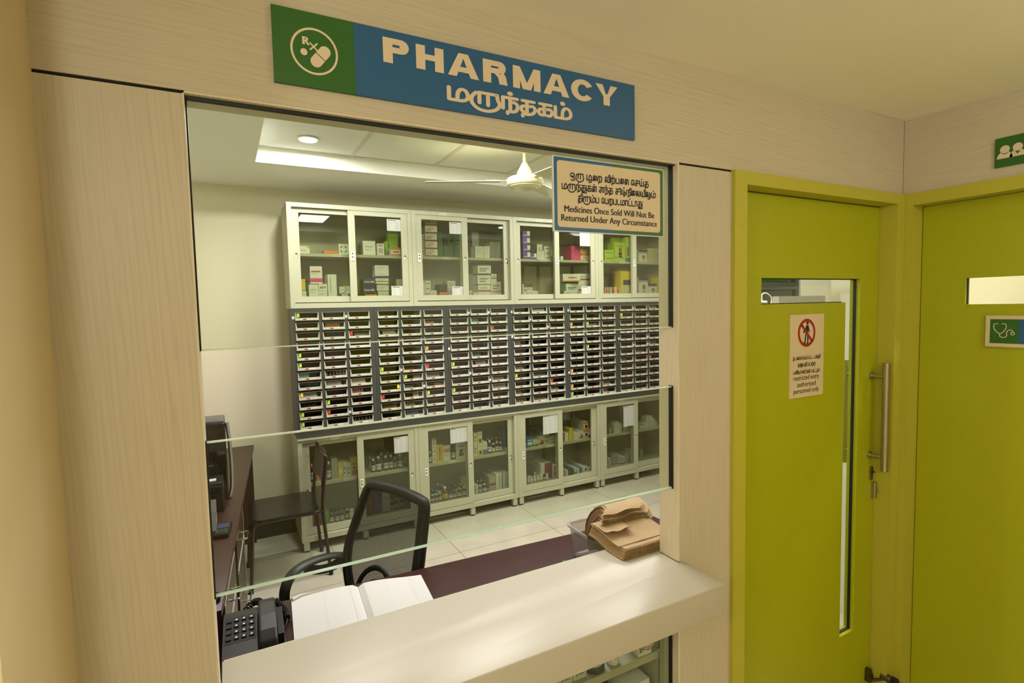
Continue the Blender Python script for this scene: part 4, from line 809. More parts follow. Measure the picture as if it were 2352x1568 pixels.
("l3t",3.152,0.059,0.487,0.065,1,3.09,0.2,"W","white carton with pale violet side",{}),
("l3t",3.213,0.057,0.487,0.072,1,3.09,0.2,"W","white carton with red figure",{"p": "rk"}),
("l3t",3.272,0.057,0.487,0.0795,2,3.09,0.22,"W","white and orange carton,in a stack of two",{"p": "oo"}),
("l3t",3.331,0.036,0.487,0.084,1,3.09,0.2,"W","white carton with navy base",{"p": "nb"}),
("l3t",3.302,0.126,0.6,0.0084,5,3.32,0.1,"CB","dull pinkish carton in the back row",{"row": 1}),
("l3b",2.801,0.123,0.152,0.0493,3,3.12,0.16,"WM","white and maroon carton,in a stack of three",{"p": "mr"}),
("l3b",2.938,0.056,0.152,0.051,2,3.14,0.16,"WM","white and maroon carton,in a stack of two",{"p": "mr"}),
("l3b",2.823,0.074,0.152,0.1,1,3.28,0.1,"W","white carton behind white capped bottles",{}),
("l3b",3.054,0.033,0.152,0.054,1,3.09,0.2,"W","white carton at the door stile",{"p": "pr"}),
("l3b",3.089,0.065,0.152,0.057,1,3.09,0.2,"GD","dark carton with green emblem",{}),
("l3b",3.156,0.027,0.152,0.053,1,3.09,0.22,"W","white carton with blue end",{"p": "bb2"}),
("l3b",3.188,0.027,0.152,0.052,1,3.09,0.22,"W","white carton with thin teal edge",{"p": "teal"}),
("l3b",3.217,0.032,0.152,0.053,1,3.09,0.22,"BL","light blue carton in the row",{}),
("l3b",3.251,0.055,0.152,0.052,1,3.09,0.22,"W","white carton with violet end",{"p": "vd"}),
("l3b",3.31,0.053,0.152,0.033,1,3.09,0.1,"W","white carton in front of yellow bag",{}),
("l3b",3.392,0.061,0.152,0.123,1,3.2,0.1,"Y","tilted yellow carton leaning on the frame",{"tilt": 8}),
("l4t",3.564,0.02,0.487,0.0445,2,3.09,0.1,"R","small red carton in the corner",{"p": None}),
("l4t",3.587,0.023,0.487,0.051,1,3.09,0.1,"LG","small green carton beside red cartons",{}),
("l4t",3.613,0.032,0.487,0.013,1,3.09,0.1,"BL","small blue carton before white stacks",{}),
("l4t",3.649,0.03,0.487,0.0172,5,3.09,0.1,"W","tiny white carton,first stack",{"p": "dl"}),
("l4t",3.681,0.027,0.487,0.0182,6,3.09,0.1,"W","tiny white carton,second stack",{"p": "dl"}),
("l4t",3.71,0.032,0.487,0.0174,5,3.09,0.1,"W","tiny white carton,third stack",{"p": "dl"}),
("l4t",3.746,0.026,0.487,0.006,1,3.09,0.1,"Y","small yellow carton between stacks",{}),
("l4t",3.78,0.033,0.487,0.0158,4,3.09,0.1,"W","tiny white carton,fourth stack",{"p": "dl"}),
("l4t",3.815,0.028,0.487,0.0155,2,3.09,0.1,"W","tiny white carton,fifth stack",{"p": "dl"}),
("l4t",3.845,0.026,0.487,0.015,1,3.09,0.1,"W","tiny white carton ending the stepped row",{"p": "dl"}),
("l4t",3.845,0.078,0.66,-0.0175,2,3.28,0.1,"G","greyish carton in the back row",{}),
("l4t",3.984,0.031,0.487,0.0155,2,3.09,0.1,"W","small white carton,first step",{"p": "dl"}),
("l4t",4.017,0.059,0.487,0.0153,3,3.09,0.1,"W","small white carton,second step",{"p": "dl"}),
("l4t",4.078,0.071,0.487,0.0193,6,3.09,0.1,"W","small white carton,tallest step",{"p": "dl"}),
("l4t",4.151,0.03,0.487,0.0174,5,3.09,0.1,"W","small white carton,fourth step",{"p": "dl"}),
("l4t",4.183,0.031,0.487,0.0173,3,3.09,0.1,"W","small white carton,last step",{"p": "dl"}),
("l4b",3.57,0.029,0.152,0.0303,3,3.09,0.1,"W","small white carton,stacked in the corner",{"p": "dl"}),
("l4b",3.653,0.107,0.152,0.025,4,3.15,0.1,"G","grey white carton,in a stack of four",{}),
("l4b",3.742,0.032,0.152,0.026,3,3.12,0.1,"W","white carton with blue edge,first stack",{"p": "bb2"}),
("l4b",3.776,0.039,0.152,0.0213,3,3.12,0.1,"W","white carton with blue edge,second stack",{"p": "bb2"}),
("l4b",3.826,0.051,0.152,0.0207,4,3.13,0.1,"G","small grey carton,in a stack of four",{}),
("l4b",3.894,0.049,0.152,0.0234,5,3.13,0.1,"W","white carton near the stile,in a stack of five",{"p": "dl"}),
("l4b",4.038,0.034,0.152,0.023,4,3.15,0.1,"G","small pale carton,in a stack of four",{}),
]
BT=[
('l1t',0.919,3.11,0.0185,0.138,'DK','W','dark bottle with white label beside the chair back','W'),
('l1t',0.8,3.12,0.0085,0.134,'RD','W','red bottle partly behind the visitor chair','W'),
('l1t',1.257,3.11,0.017,0.106,'DK','W','front row bottle with blue flask on its label','B'),
('l1t',1.299,3.11,0.022,0.12,'DK','W','wide front row bottle with blue label','B'),
('l1t',1.357,3.11,0.0205,0.117,'DK','W','third front row bottle,white label','W'),
('l1t',1.399,3.11,0.0185,0.116,'DK','W','fourth front row bottle,white label','W'),
('l1t',1.431,3.11,0.0125,0.092,'DK','W','slim short bottle in the front row','W'),
('l1t',1.472,3.11,0.021,0.108,'DK','W','last front row bottle under the paper list','W'),
('l1t',1.531,3.14,0.02,0.104,'GB','GB','green bottle at the end of the row',None),
('l1t',1.255,3.2,0.014,0.097,'DK','W','second row bottle at the stile end','W'),
('l1t',1.3,3.2,0.0165,0.116,'DK','BK','second row bottle with black cap','W'),
('l1t',1.347,3.2,0.019,0.117,'DK','W','second row bottle behind the wide one','W'),
('l1t',1.397,3.2,0.0155,0.114,'DK','W','second row bottle behind third','W'),
('l1t',1.437,3.2,0.015,0.112,'DK','W','second row bottle behind fourth','W'),
('l1t',1.337,3.3,0.013,0.117,'DK','BK','rearmost bottle with black cap','W'),
('l1b',0.923,3.1,0.013,0.081,'BRN','PKC','pink capped bottle,front row first','W'),
('l1b',0.964,3.1,0.014,0.08,'BRN','PKC','pink capped bottle,front row second','W'),
('l1b',1.0,3.1,0.014,0.081,'BRN','PKC','pink capped bottle,front row third','W'),
('l1b',0.94,3.2,0.0125,0.081,'BRN','PKC','pink capped bottle,middle row first','W'),
('l1b',0.978,3.2,0.013,0.078,'BRN','PKC','pink capped bottle,middle row second','W'),
('l1b',1.014,3.2,0.0125,0.076,'BRN','PKC','pink capped bottle,middle row third','W'),
('l1b',1.054,3.2,0.0125,0.075,'BRN','PKC','pink capped bottle,middle row fourth','W'),
('l1b',1.044,3.12,0.014,0.078,'DK','W','clear capped bottle beside white jar','W'),
('l1b',1.075,3.1,0.018,0.074,'WH','W','white jar with broad cap',None),
('l1b',1.398,3.12,0.015,0.076,'DK','W','bottle behind mesh,first','W'),
('l1b',1.435,3.12,0.016,0.081,'DK','W','bottle behind mesh,second','W'),
('l1b',1.48,3.12,0.0155,0.086,'DK','W','bottle behind mesh,third','W'),
('l2t',1.73,3.11,0.0125,0.094,'GB','W','small green bottle in the corner','W'),
('l2t',1.933,3.11,0.0185,0.111,'DK','BK','black capped bottle beside orange block carton','W'),
('l2t',2.279,3.11,0.0195,0.113,'DK','W','bottle with red lettered label','R'),
('l2t',2.316,3.11,0.0145,0.082,'DK','W','shorter bottle with green label','G'),
('l2t',2.349,3.11,0.016,0.094,'DK','W','bottle with white cap and plain label','W'),
('l2t',2.383,3.11,0.016,0.086,'DK','W','end bottle with red label','R'),
('l2t',2.305,3.2,0.017,0.106,'DK','W','second row bottle,first','W'),
('l2t',2.349,3.2,0.0165,0.105,'DK','W','second row bottle,second','W'),
('l2t',2.392,3.2,0.016,0.104,'DK','W','second row bottle,third','W'),
('l2t',2.431,3.2,0.015,0.103,'DK','W','second row bottle,fourth','W'),
('l2b',1.734,3.11,0.0145,0.063,'DK','W','short bottle,front row first','W'),
('l2b',1.768,3.11,0.0165,0.065,'DK','W','short bottle,front row second','W'),
('l2b',1.804,3.11,0.0155,0.068,'DK','W','short bottle,front row third','W'),
('l2b',1.849,3.11,0.025,0.108,'BRN','W','large brown bottle with yellow label','Y'),
('l2b',1.897,3.11,0.017,0.068,'DK','BRN','brown capped bottle,first','W'),
('l2b',1.936,3.11,0.017,0.066,'DK','BRN','brown capped bottle,second','W'),
('l2b',1.98,3.11,0.0205,0.077,'DK','YL','yellow capped bottle,front row first','W'),
('l2b',2.026,3.11,0.0195,0.081,'DK','YL','yellow capped bottle,front row second','W'),
('l2b',1.983,3.2,0.015,0.081,'DK','YL','yellow capped bottle,middle row first','W'),
('l2b',2.023,3.2,0.015,0.079,'DK','YL','yellow capped bottle,middle row second','W'),
('l2b',2.055,3.2,0.0135,0.075,'DK','YL','yellow capped bottle,middle row third','W'),
('l2b',1.987,3.3,0.0135,0.061,'DK','YL','yellow capped bottle,rear row first','W'),
('l2b',2.042,3.3,0.0135,0.061,'DK','YL','yellow capped bottle,rear row second','W'),
('l2b',1.821,3.2,0.0195,0.116,'BRN','W','tall brown bottle behind short bottles','W'),
('l2b',1.869,3.22,0.016,0.091,'BRN','W','brown bottle behind the large one','W'),
('l2b',1.773,3.2,0.0135,0.069,'DK','W','second row short bottle,first','W'),
('l2b',1.805,3.2,0.013,0.068,'DK','W','second row short bottle,second','W'),
('l2b',2.177,3.11,0.016,0.063,'GB','W','small green bottle in right half','W'),
('l2b',2.217,3.11,0.02,0.07,'DK','W','round bottle with teal label','B'),
('l2b',2.254,3.11,0.015,0.05,'DK','W','small bottle against grey carton','W'),
('l2b',2.192,3.2,0.015,0.077,'DK','W','second row small bottle,first','W'),
('l2b',2.228,3.2,0.015,0.076,'DK','W','second row small bottle,second','W'),
('l2b',2.264,3.2,0.0155,0.074,'DK','W','second row small bottle,third','W'),
('l3b',2.662,3.11,0.015,0.026,'WH','W','white capped bottle,front row first',None),
('l3b',2.696,3.11,0.015,0.026,'WH','W','white capped bottle,front row second',None),
('l3b',2.73,3.11,0.015,0.026,'WH','W','white capped bottle,front row third',None),
('l3b',2.766,3.11,0.0155,0.026,'WH','W','white capped bottle,front row fourth',None),
('l3b',2.8,3.11,0.015,0.027,'WH','W','white capped bottle,front row fifth',None),
('l3b',2.834,3.11,0.014,0.032,'DK','BK','black capped bottle in front of maroon cartons','W'),
('l3b',2.864,3.11,0.014,0.025,'WH','W','white capped bottle beside black cap',None),
('l3b',2.724,3.2,0.014,0.014,'WH','RD','red capped bottle,second row',None),
('l3b',2.788,3.2,0.014,0.015,'WH','W','white capped bottle,second row first',None),
('l3b',2.833,3.2,0.014,0.016,'WH','W','white capped bottle,second row second',None),
]
SHELF = {}
for k_, nm in (('t', 'upper'), ('b', 'lower')):
    for j in range(4): SHELF[f'u{j + 1}{k_}'] = (f'{nm} shelf, {ORD[j]} wall cabinet', 'cartons on the shelves of the wall cabinets'); SHELF[f'l{j + 1}{k_}'] = (f'{nm} shelf, {ORD[j]} floor cabinet', 'cartons on the shelves of the floor cabinets')
FACE = {  # patches on the front: (u0,u1,v0,v1,material)
 'gc': [(.75, 1, .7, 1, 'card_LG'), (.1, .7, .35, .5, 'print_grey')], 'o1': [(.15, .85, .8, .9, 'card_O'), (.2, .8, .2, .6, 'print_grey')], 'ow': [(0, 1, .0, .22, 'card_O'), (0, 1, .72, 1, 'card_O'), (.2, .8, .4, .55, 'print_red')],
 'pw': [(0, 1, .1, .32, 'card_PK'), (.1, .85, .66, .74, 'print_red'), (.1, .6, .56, .6, 'print_grey')], 'teal': [(0, .06, 0, 1, 'card_TE'), (.94, 1, 0, 1, 'card_TE'), (.25, .4, .2, .9, 'print_grey')], 'rs': [(0, 1, .38, .52, 'card_R'), (.15, .7, .65, .78, 'print_grey')], 'bb': [(0, 1, 0, .06, 'card_BL'), (.1, .8, .78, .84, 'print_grey'), (.1, .55, .62, .66, 'print_grey'), (.1, .6, .2, .24, 'print_grey')],
 'ge': [(0, 1, 0, .1, 'card_GN'), (.15, .8, .45, .6, 'print_grey')], 'rw': [(0, 1, 0, .22, 'card_R'), (.1, .75, .62, .72, 'print_grey'), (.1, .8, .8, .86, 'print_grey'), (.1, .5, .42, .52, 'print_dark')], 'rl': [(.2, .8, .45, .5, 'print_red')], 'pr': [(.12, .8, .8, .86, 'print_grey'), (.12, .7, .62, .67, 'print_grey'), (.12, .8, .45, .5, 'print_grey'), (.12, .6, .28, .33, 'print_grey')],
 'pr2': [(.15, .85, .6, .68, 'print_dark'), (.15, .7, .48, .54, 'print_dark'), (.15, .6, .25, .36, 'print_red')], 'dl': [(.15, .8, .38, .56, 'print_dark')], 'sl': [(.6, 1, .35, 1, 'white'), (.15, .55, .35, .45, 'white')], 'oc': [(0, 1, 0, .14, 'card_O'), (.3, .8, .45, .58, 'print_red')], 'blueb': [(0, 1, .0, .16, 'card_BL'), (.2, .6, .25, .6, 'skin')], 'belt': [(.0, .85, .20, .24, 'card_BL'), (.42, .68, .26, .75, 'skin'), (.40, .70, .36, .48, 'card_BK'), (.42, .70, .24, .32, 'card_BK'), (.46, .62, .60, .66, 'card_BK')],
 'nvt': [(0, 1, .78, 1, 'card_NV'), (0, 1, .70, .74, 'card_R'), (.4, .75, .08, .55, 'skin'), (.42, .72, .1, .3, 'beige')], 'cblab': [(.5, .85, .3, .72, 'print_grey')], 'fl': [(.2, .8, .25, 1, 'card_O'), (.42, .66, .08, .6, 'print_red')], 'belt2': [(.2, .95, .08, .62, 'white'), (.22, .95, .40, .62, 'card_BK'), (.22, .95, .08, .40, 'beige')],
 'heart': [(.2, .8, .3, .6, 'white')], 'face': [(.12, .88, .05, .3, 'card_R'), (.28, .72, .22, .44, 'skin'), (.25, .75, .40, .52, 'card_BK'), (.1, .8, .62, .70, 'print_red')], 'ob': [(.15, .9, .55, .78, 'card_O'), (.2, .7, .3, .36, 'print_grey')], 'kid': [(.28, .75, .12, .34, 'card_TE'), (.35, .68, .32, .48, 'skin'), (.35, .7, .46, .54, 'card_BK'), (.2, .85, .7, .76, 'card_BL')], 'yb': [(0, 1, 0, .45, 'card_Y'), (.35, .75, .08, .36, 'card_BK'), (.2, .8, .7, .78, 'print_grey')], 'bb2': [(0, 1, 0, .4, 'card_BL'), (.2, .8, .65, .72, 'print_grey')],
 'bl': [(.9, 1, 0, 1, 'card_B')], 'ww': [(.12, .9, .2, .55, 'white'), (.15, .85, .68, .78, 'white')], 'gb': [(0, 1, .0, .34, 'card_GN'), (.2, .6, .5, .72, 'card_Y')], 'rk': [(.1, .9, .08, .26, 'card_R'), (.45, .85, .22, .55, 'print_red'), (.1, .5, .7, .78, 'print_grey')], 'vd': [(.55, .95, .3, .72, 'card_PU')], 'oo': [(0, 1, .72, 1, 'card_O'), (0, 1, 0, .12, 'card_O'), (.3, .8, .2, .6, 'card_BK')], 'nb': [(0, 1, 0, .3, 'card_NV')], 'mr': [(.35, 1, 0, 1, 'card_M')],
}
def carton(mb, w_, d, h, col, o, mats):
    """cuboid with its printed front; origin at front-bottom-left"""
    def mi(n):
        if n not in mats: mats.append(n)
        return mats.index(n)
    mb.box(0, w_, 0, d, 0, h, mi('card_' + col))
    mb.quad((w_ * .5 - .0006, -.0002, h), (w_ * .5 + .0006, -.0002, h), (w_ * .5 + .0006, -.0002, h * .86), (w_ * .5 - .0006, -.0002, h * .86), mi('print_grey')) if h > .05 and col in 'WG' else None
    pts = FACE.get(o.get('p'), [(.15, .75, .55, .64, 'print_grey'), (.15, .6, .36, .42, 'print_grey')] if 'p' not in o and col in ('W', 'G', 'WM') else [])
    for k, (u0, u1, v0, v1, m) in enumerate(pts):
        y = -.0004 - .00015 * k; mb.quad((u0 * w_, y, v0 * h), (u1 * w_, y, v0 * h), (u1 * w_, y, v1 * h), (u0 * w_, y, v1 * h), mi(m))
    if o.get('p') == 'leaf':
        r = .36 * min(w_, h)
        for a in range(4):
            c0 = PI / 2 * a + PI / 4
            def LP(t, s_): return (w_ / 2 + r * 1.05 * math.cos(c0 + t) * (1 - .28 * s_), -.0006, h / 2 + r * 1.05 * math.sin(c0 + t) * (1 - .28 * s_))
            n = 8; ou = [LP(-.62 + 1.24 * k / n, -.45 * math.sin(PI * k / n)) for k in range(n + 1)]; inn = [LP(.62 - 1.24 * k / n, 1.25 * math.sin(PI * k / n)) for k in range(1, n)]
            mb.add(ou + inn, [tuple(range(len(ou + inn)))], mi('card_GN'))
    if o.get('t'):
        m = mi({'R': 'print_red', 'NV': 'card_NV', 'GR': 'card_GR', 'BL': 'card_BL'}.get(o.get('tc'), 'white'))
        if o.get('tv'): mb.text(o['t'], (w_ * .62, -.001, h * .12), .02, u=(0, 0, 1), v=(-1, 0, 0), width=h * .76, m=m, bold=.0005)
        else: mb.text(o['t'], (w_ * .1, -.001, h * (.42 if o['t'] != 'CLASSIC' else .80)), min(.03, h * .34) if o['t'] != 'CLASSIC' else .022, width=w_ * .78, m=m, bold=.0005)
NTH = ['top', 'second from top', 'third from top', 'fourth from top', 'fifth from top', 'sixth from top', 'seventh from top', 'lowest']
def place_carton(sh, x, w_, z, h, n, y, d, col, desc, o):
    if h < .006: h = .016
    y -= .004 if d > .15 else 0
    ca = BX0 + CW * (int(sh[1]) - 1) + .005; cz = ca + CW - .014; x = max(ca, min(x, cz - .012)); w_ = min(w_, cz - x); d = min(d, (3.355 if sh[0] == 'u' else 3.413) - y)
    for k in range(n):
        mb, mats = MB(), []
        dx = random.uniform(-.002, .002) if n > 1 and k else 0
        if o.get('row'):                              # a row of cartons standing one beside the other
            wk = w_ / n; carton(mb, wk - .001, d, h * n, col, o, mats); loc = (x + wk * k, y, z); pos = ['first', 'second', 'third', 'fourth', 'fifth'][k]
        else:
            carton(mb, w_, d, h - .0006, col, o, mats); loc = (x + dx, y, z + h * k + .0002); pos = NTH[n - 1 - k] if k else 'bottom'
        desc = re.sub(r',? ?in a (stack|pile) of \w+', '', desc)
        ob = mb.build('medicine_carton', mats, None, loc, (math.radians(-o.get('tilt', 0)), 0, math.radians(o.get('rz', 0))))
        tag(ob, (f'{desc}, {pos}, ' if n > 1 else f'{desc}, ') + SHELF[sh][0], 'box', SHELF[sh][1])
for a in BX: place_carton(*a)
ZS = dict(u1t=2.185, l1t=.487, l2t=.487, l3t=.487, l4t=.487, l1b=.152, l2b=.152, l3b=.152, l4b=.152)
def bottle(sh, x, y, r, h, col, cap, desc, lab):
    h = max(.05, min(.19, h)); r = max(.010, min(.03, r)); wide = col == 'WH'
    t = thing('medicine_bottle', f'{desc}, ' + SHELF[sh][0], 'bottle', (x, y, ZS[sh] + .0005), 0, 'bottles on the shelves of the floor cabinets')
    hc = h * (.16 if not wide else .24); rc = r * (.52 if not wide else .86); hn = h - hc
    MB().lathe([(r * .9, 0), (r, .003), (r, hn * .72), (r * .9, hn * .80), (rc * .85, hn * .92), (rc * .85, hn + .002)], (0, 0, 0), 14).build('glass_body' if not wide else 'body', 'bottle_' + col, t)
    MB().lathe([(rc, hn), (rc, h - .002), (rc * .85, h)], (0, 0, 0), 12).build('cap', 'cap_' + cap, t)
    if lab:
        m = MB(); m.lathe([(r * 1.015, hn * .14), (r * 1.015, hn * .62)], (0, 0, 0), 14, caps=False)
        m.lathe([(r * 1.025, hn * .40), (r * 1.025, hn * .47)], (0, 0, 0), 14, m=1, caps=False)
        m.build('label', ['lab_' + ('W' if lab in 'BRG' else lab), 'print_dark' if lab == 'W' else 'lab_' + lab], t)
for a in BT: bottle(*a)

# ---------------------------------------------------------------- service counter and glazed display below it
def extr(name, poly, z0, z1, mt, parent=None, bev=0.0, seg=2):
    m = MB().prism(poly, z0, z1, 'z'); o = m.build(name, mt, parent)
    if bev:
        bm = bmesh.new(); bm.from_mesh(o.data); bmesh.ops.recalc_face_normals(bm, faces=bm.faces[:]); bmesh.ops.bevel(bm, geom=bm.edges[:], offset=bev, segments=seg, affect='EDGES', profile=.5); bm.to_mesh(o.data); bm.free()
        for p in o.data.polygons: p.use_smooth = True
        o.data.set_sharp_from_angle(angle=math.radians(40))
    return o
co = extr('service_counter', [(.2385, -.149), (1.405, -.149), (1.405, -.002), (1.3895, -.002), (1.3895, .0765), (1.62, .0765), (1.62, .168), (.2405, .168), (.2405, -.002), (.2385, -.002)], .949, 1.030, 'white_gloss', None, .0035, 3)
tag(co, 'thick glossy white counter ledge running through the glazed hatch', 'counter')
dc = thing('display_case', 'glass fronted display case with shelves beneath the white counter', 'display case', (0, 0, 0))
b = MB(); b.box(.24, 1.3895, .30, .315, .0, .945).box(.24, .255, .055, .30, 0, .945).box(1.377, 1.3895, .078, .30, 0, .945).box(.24, 1.3895, .03, .30, .0, .08)
b.build('cabinet_body', 'steel_paint', dc); MB().box(1.370, 1.389, .036, .056, .08, .945).build('frame_post', 'steel_paint', dc)
for z in (.738, .50): MB().box(.256, 1.376, .062, .299, z - .023, z).build('shelf', 'steel_paint', dc)
MB().box(.243, 1.386, .028, .033, .081, .945).build('glass_front', 'clear_glass', dc); MB().box(1.386, 1.3895, .024, .036, .08, .946).build('gasket', 'black', dc)
def shop(name, lab, cat, fn, loc, grp=None):
    t = thing(name, lab, cat, loc, 0, grp); fn(t); return t
def cbox(w_, d, h, texts=(), col='card_W'):
    def f(t):
        m = MB().box(0, w_, 0, d, 0, h, 0)
        for s_, x, z, wd, mt, vert in texts:
            if vert: m.text(s_, (x, -.0006, z), .02, u=(0, 0, 1), v=(-1, 0, 0), width=wd, m=mt, bold=.0004)
            else: m.text(s_, (x, -.0006, z), .016, width=wd, m=mt, bold=.0003)
        m.build('carton', [col, 'print_dark', 'card_O', 'print_red', 'card_Y'], t)
    return f
G_ = 'cosmetic goods in the display case'
shop('ointment_carton', 'white carton with upright lettering on the display case shelf, near its end post', 'box', cbox(.050, .10, .165, [('MOMETASONE', .018, .012, .09, 1, 1), ('FUROATE', .031, .016, .06, 1, 1), ('ELOCON', .046, .012, .062, 3, 1)]), (1.296, .066, .7382), G_)
shop('cream_carton', 'white carton with orange lettering and coloured foot, last on the display case shelf', 'box', lambda t: (MB().box(0, .0175, 0, .09, 0, .16, 0).text('Dermadew', (.015, -.0006, .045), .014, u=(0, 0, 1), v=(-1, 0, 0), width=.085, m=1).quad((0, -.0004, .02), (.0175, -.0004, .02), (.0175, -.0004, .028), (0, -.0004, .028), 2).quad((0, -.0004, .010), (.0175, -.0004, .010), (.0175, -.0004, .02), (0, -.0004, .02), 3).build('carton', ['card_W', 'card_O', 'card_BL', 'card_Y'], t)), (1.358, .085, .7382), G_)
shop('lime_carton', 'narrow lime carton between two white cartons in the display case', 'box', cbox(.010, .09, .15, (), 'card_LG'), (1.3475, .09, .7382), G_)
def tub(t):
    MB().lathe([(.016, 0), (.0185, .004), (.0195, .03), (.0195, .10), (.014, .135)], (0, 0, 0), 20).build('tube_cap', 'white', t)
    MB().text('Just', (-.006, -.0198, .024), .014, width=.016, m=0).build('printed_name', 'print_dark', t)
shop('cream_tube', 'white cream tube standing on the display case shelf beside a blue jar', 'tube', tub, (1.219, .088, .7382), G_)
shop('cream_jar', 'pale blue jar with dark grey foot on the display case shelf', 'jar', lambda t: (MB().lathe([(.031, 0), (.032, .003), (.031, .018)], (0, 0, 0), 24).build('foot', 'grey_plastic', t), MB().lathe([(.029, .018), (.029, .10), (.026, .11)], (0, 0, 0), 24).build('jar_body', mat('jar_blue', '#a9c4c9', .3), t)), (1.158, .098, .7382), G_)
for k, x in enumerate((1.028, 1.076)): shop('sunscreen_carton', ['white sunscreen carton in the display case, further from the jar', 'white sunscreen carton in the display case, next to the jar'][k], 'box', cbox(.044, .05, .14, [('SPF 15', .010, .034, .022, 3, 0), ('UVA UVB', .009, .023, .026, 1, 0), ('protect', .009, .012, .028, 1, 0)]), (x, .078, .7382), G_)
shop('yellow_carton', 'yellow carton beside the sunscreen cartons in the display case', 'box', cbox(.03, .06, .13, (), 'card_Y'), (.99, .078, .7382), G_)
shop('large_cream_carton', 'big white carton with orange script on the lower display shelf', 'box', cbox(.082, .10, .156, [('Dermadew', .015, .125, .052, 2, 0), ('CREAM', .03, .10, .03, 1, 0)]), (1.262, .072, .5002), G_)
shop('brown_cream_carton', 'dull brown carton on the lower display shelf beside the big white one', 'box', cbox(.11, .10, .135, [('Dermadew', .03, .105, .05, 3, 0)], 'card_BR'), (1.135, .085, .5002), G_)

# ---------------------------------------------------------------- desk behind the counter
dk = thing('dispensing_desk', 'mahogany desk directly behind the white counter', 'desk', (0, 0, 0))
extr('desk_top', [(.222, .36), (2.05, .33), (2.05, .828), (.246, .918)], .725, .750, 'mahogany', dk, .002, 2)
for a, b_ in ((.25, .275), (2.0, 2.025)): MB().box(a, b_, .34, .80, .0, .725).build('side_panel', 'mahogany', dk)
MB().box(.275, 2.0, .40, .418, .25, .724).build('modesty_panel', 'mahogany', dk)

ph = thing('desk_telephone', 'black corded desk telephone at the pillar end of the desk', 'telephone', (.225, .60, .7505), math.radians(-2))
m = MB(); m.prism([(0, .0), (.215, .0), (.215, .052), (.185, .054), (0, .022)], 0, .095, 'x').prism([(0, .0), (.215, .0), (.215, .034), (0, .014)], .095, .170, 'x'); m.build('base', 'dark_plastic', ph)
sl = (.054 - .022) / .185
def onb(x, y, w_, h, t0=.0, t1=.004): return [(x, y, .022 + sl * y + t0), (x + w_, y, .022 + sl * y + t0), (x + w_, y + h, .022 + sl * (y + h) + t0), (x, y + h, .022 + sl * (y + h) + t0)]
def key(m, x, y, w_, h, mi):
    lo = onb(x, y, w_, h, 0); hi = onb(x + .001, y + .001, w_ - .002, h - .002, .004); m.add(lo + hi, [(0, 1, 5, 4), (1, 2, 6, 5), (2, 3, 7, 6), (3, 0, 4, 7), (4, 5, 6, 7)], mi)
for c_ in range(4):
    for r_ in range(4):
        m = MB(); x, y = .008 + c_ * .021, .076 + r_ * .026; key(m, x, y, .0155, .013, 0)
        if c_: q = onb(x + .005, y + .0045, .0055, .005, .0044); m.add(q, [(0, 1, 2, 3)], 1)
        m.build('key', ['black_plastic', 'white'], ph)
MB().add(onb(.004, .064, .088, .118, .0006), [(0, 1, 2, 3)], 0).build('keypad_panel', 'black_plastic', ph)
MB().add(onb(.004, .012, .030, .0015, .0008), [(0, 1, 2, 3)]).build('maker_mark', 'label_red', ph)
m = MB(); prof = [(.005, .022), (.012, .045), (.045, .062), (.11, .074), (.18, .078), (.222, .070), (.226, .048)]
up = [(y, z) for y, z in prof]; lo = [(.215, .036), (.18, .052), (.11, .054), (.05, .040), (.03, .020)]
m.prism(up + lo, .100, .150, 'x', 0); hs = m.build('handset', 'dark_plastic', ph)
bv = hs.modifiers.new('soft', 'BEVEL'); bv.width = .006; bv.segments = 2; bv.limit_method = 'ANGLE'
MB().box(.152, .168, .03, .19, .014, .046).build('cradle_rail', 'black_plastic', ph)
def coil(name, path, par, r=.0085, wr=.0028, turns=16):
    P = smooth(path, 8); out = []; N_ = turns * 8
    for k in range(N_ + 1):
        f = k / N_ * (len(P) - 1); i = min(int(f), len(P) - 2); a = Vector(P[i]).lerp(Vector(P[i + 1]), f - i); t = (Vector(P[i + 1]) - Vector(P[i])).normalized(); u = t.orthogonal().normalized() if abs(t.z) > .95 else t.cross(Vector((0, 0, 1))).normalized(); v = t.cross(u); an = 2 * PI * k / 8
        out.append(a + u * r * math.cos(an) + v * r * math.sin(an))
    return MB().tube(out, wr, 6).build(name, 'black_plastic', par)
cd = thing('coiled_cord', 'black coiled telephone cord beside the handset, in two loops', 'cord', (0, 0, 0))
coil('coil', [(.350, .838, .768), (.340, .874, .784), (.318, .890, .780), (.296, .876, .766)], cd, r=.010, turns=13); coil('coil', [(.386, .880, .775), (.398, .862, .765), (.412, .81, .764), (.414, .765, .764)], cd, turns=15)
MB().tube(smooth([(.414, .765, .762), (.409, .74, .756), (.400, .715, .758), (.392, .70, .762)], 6), .0025, 8).build('straight_lead', 'black_plastic', cd)

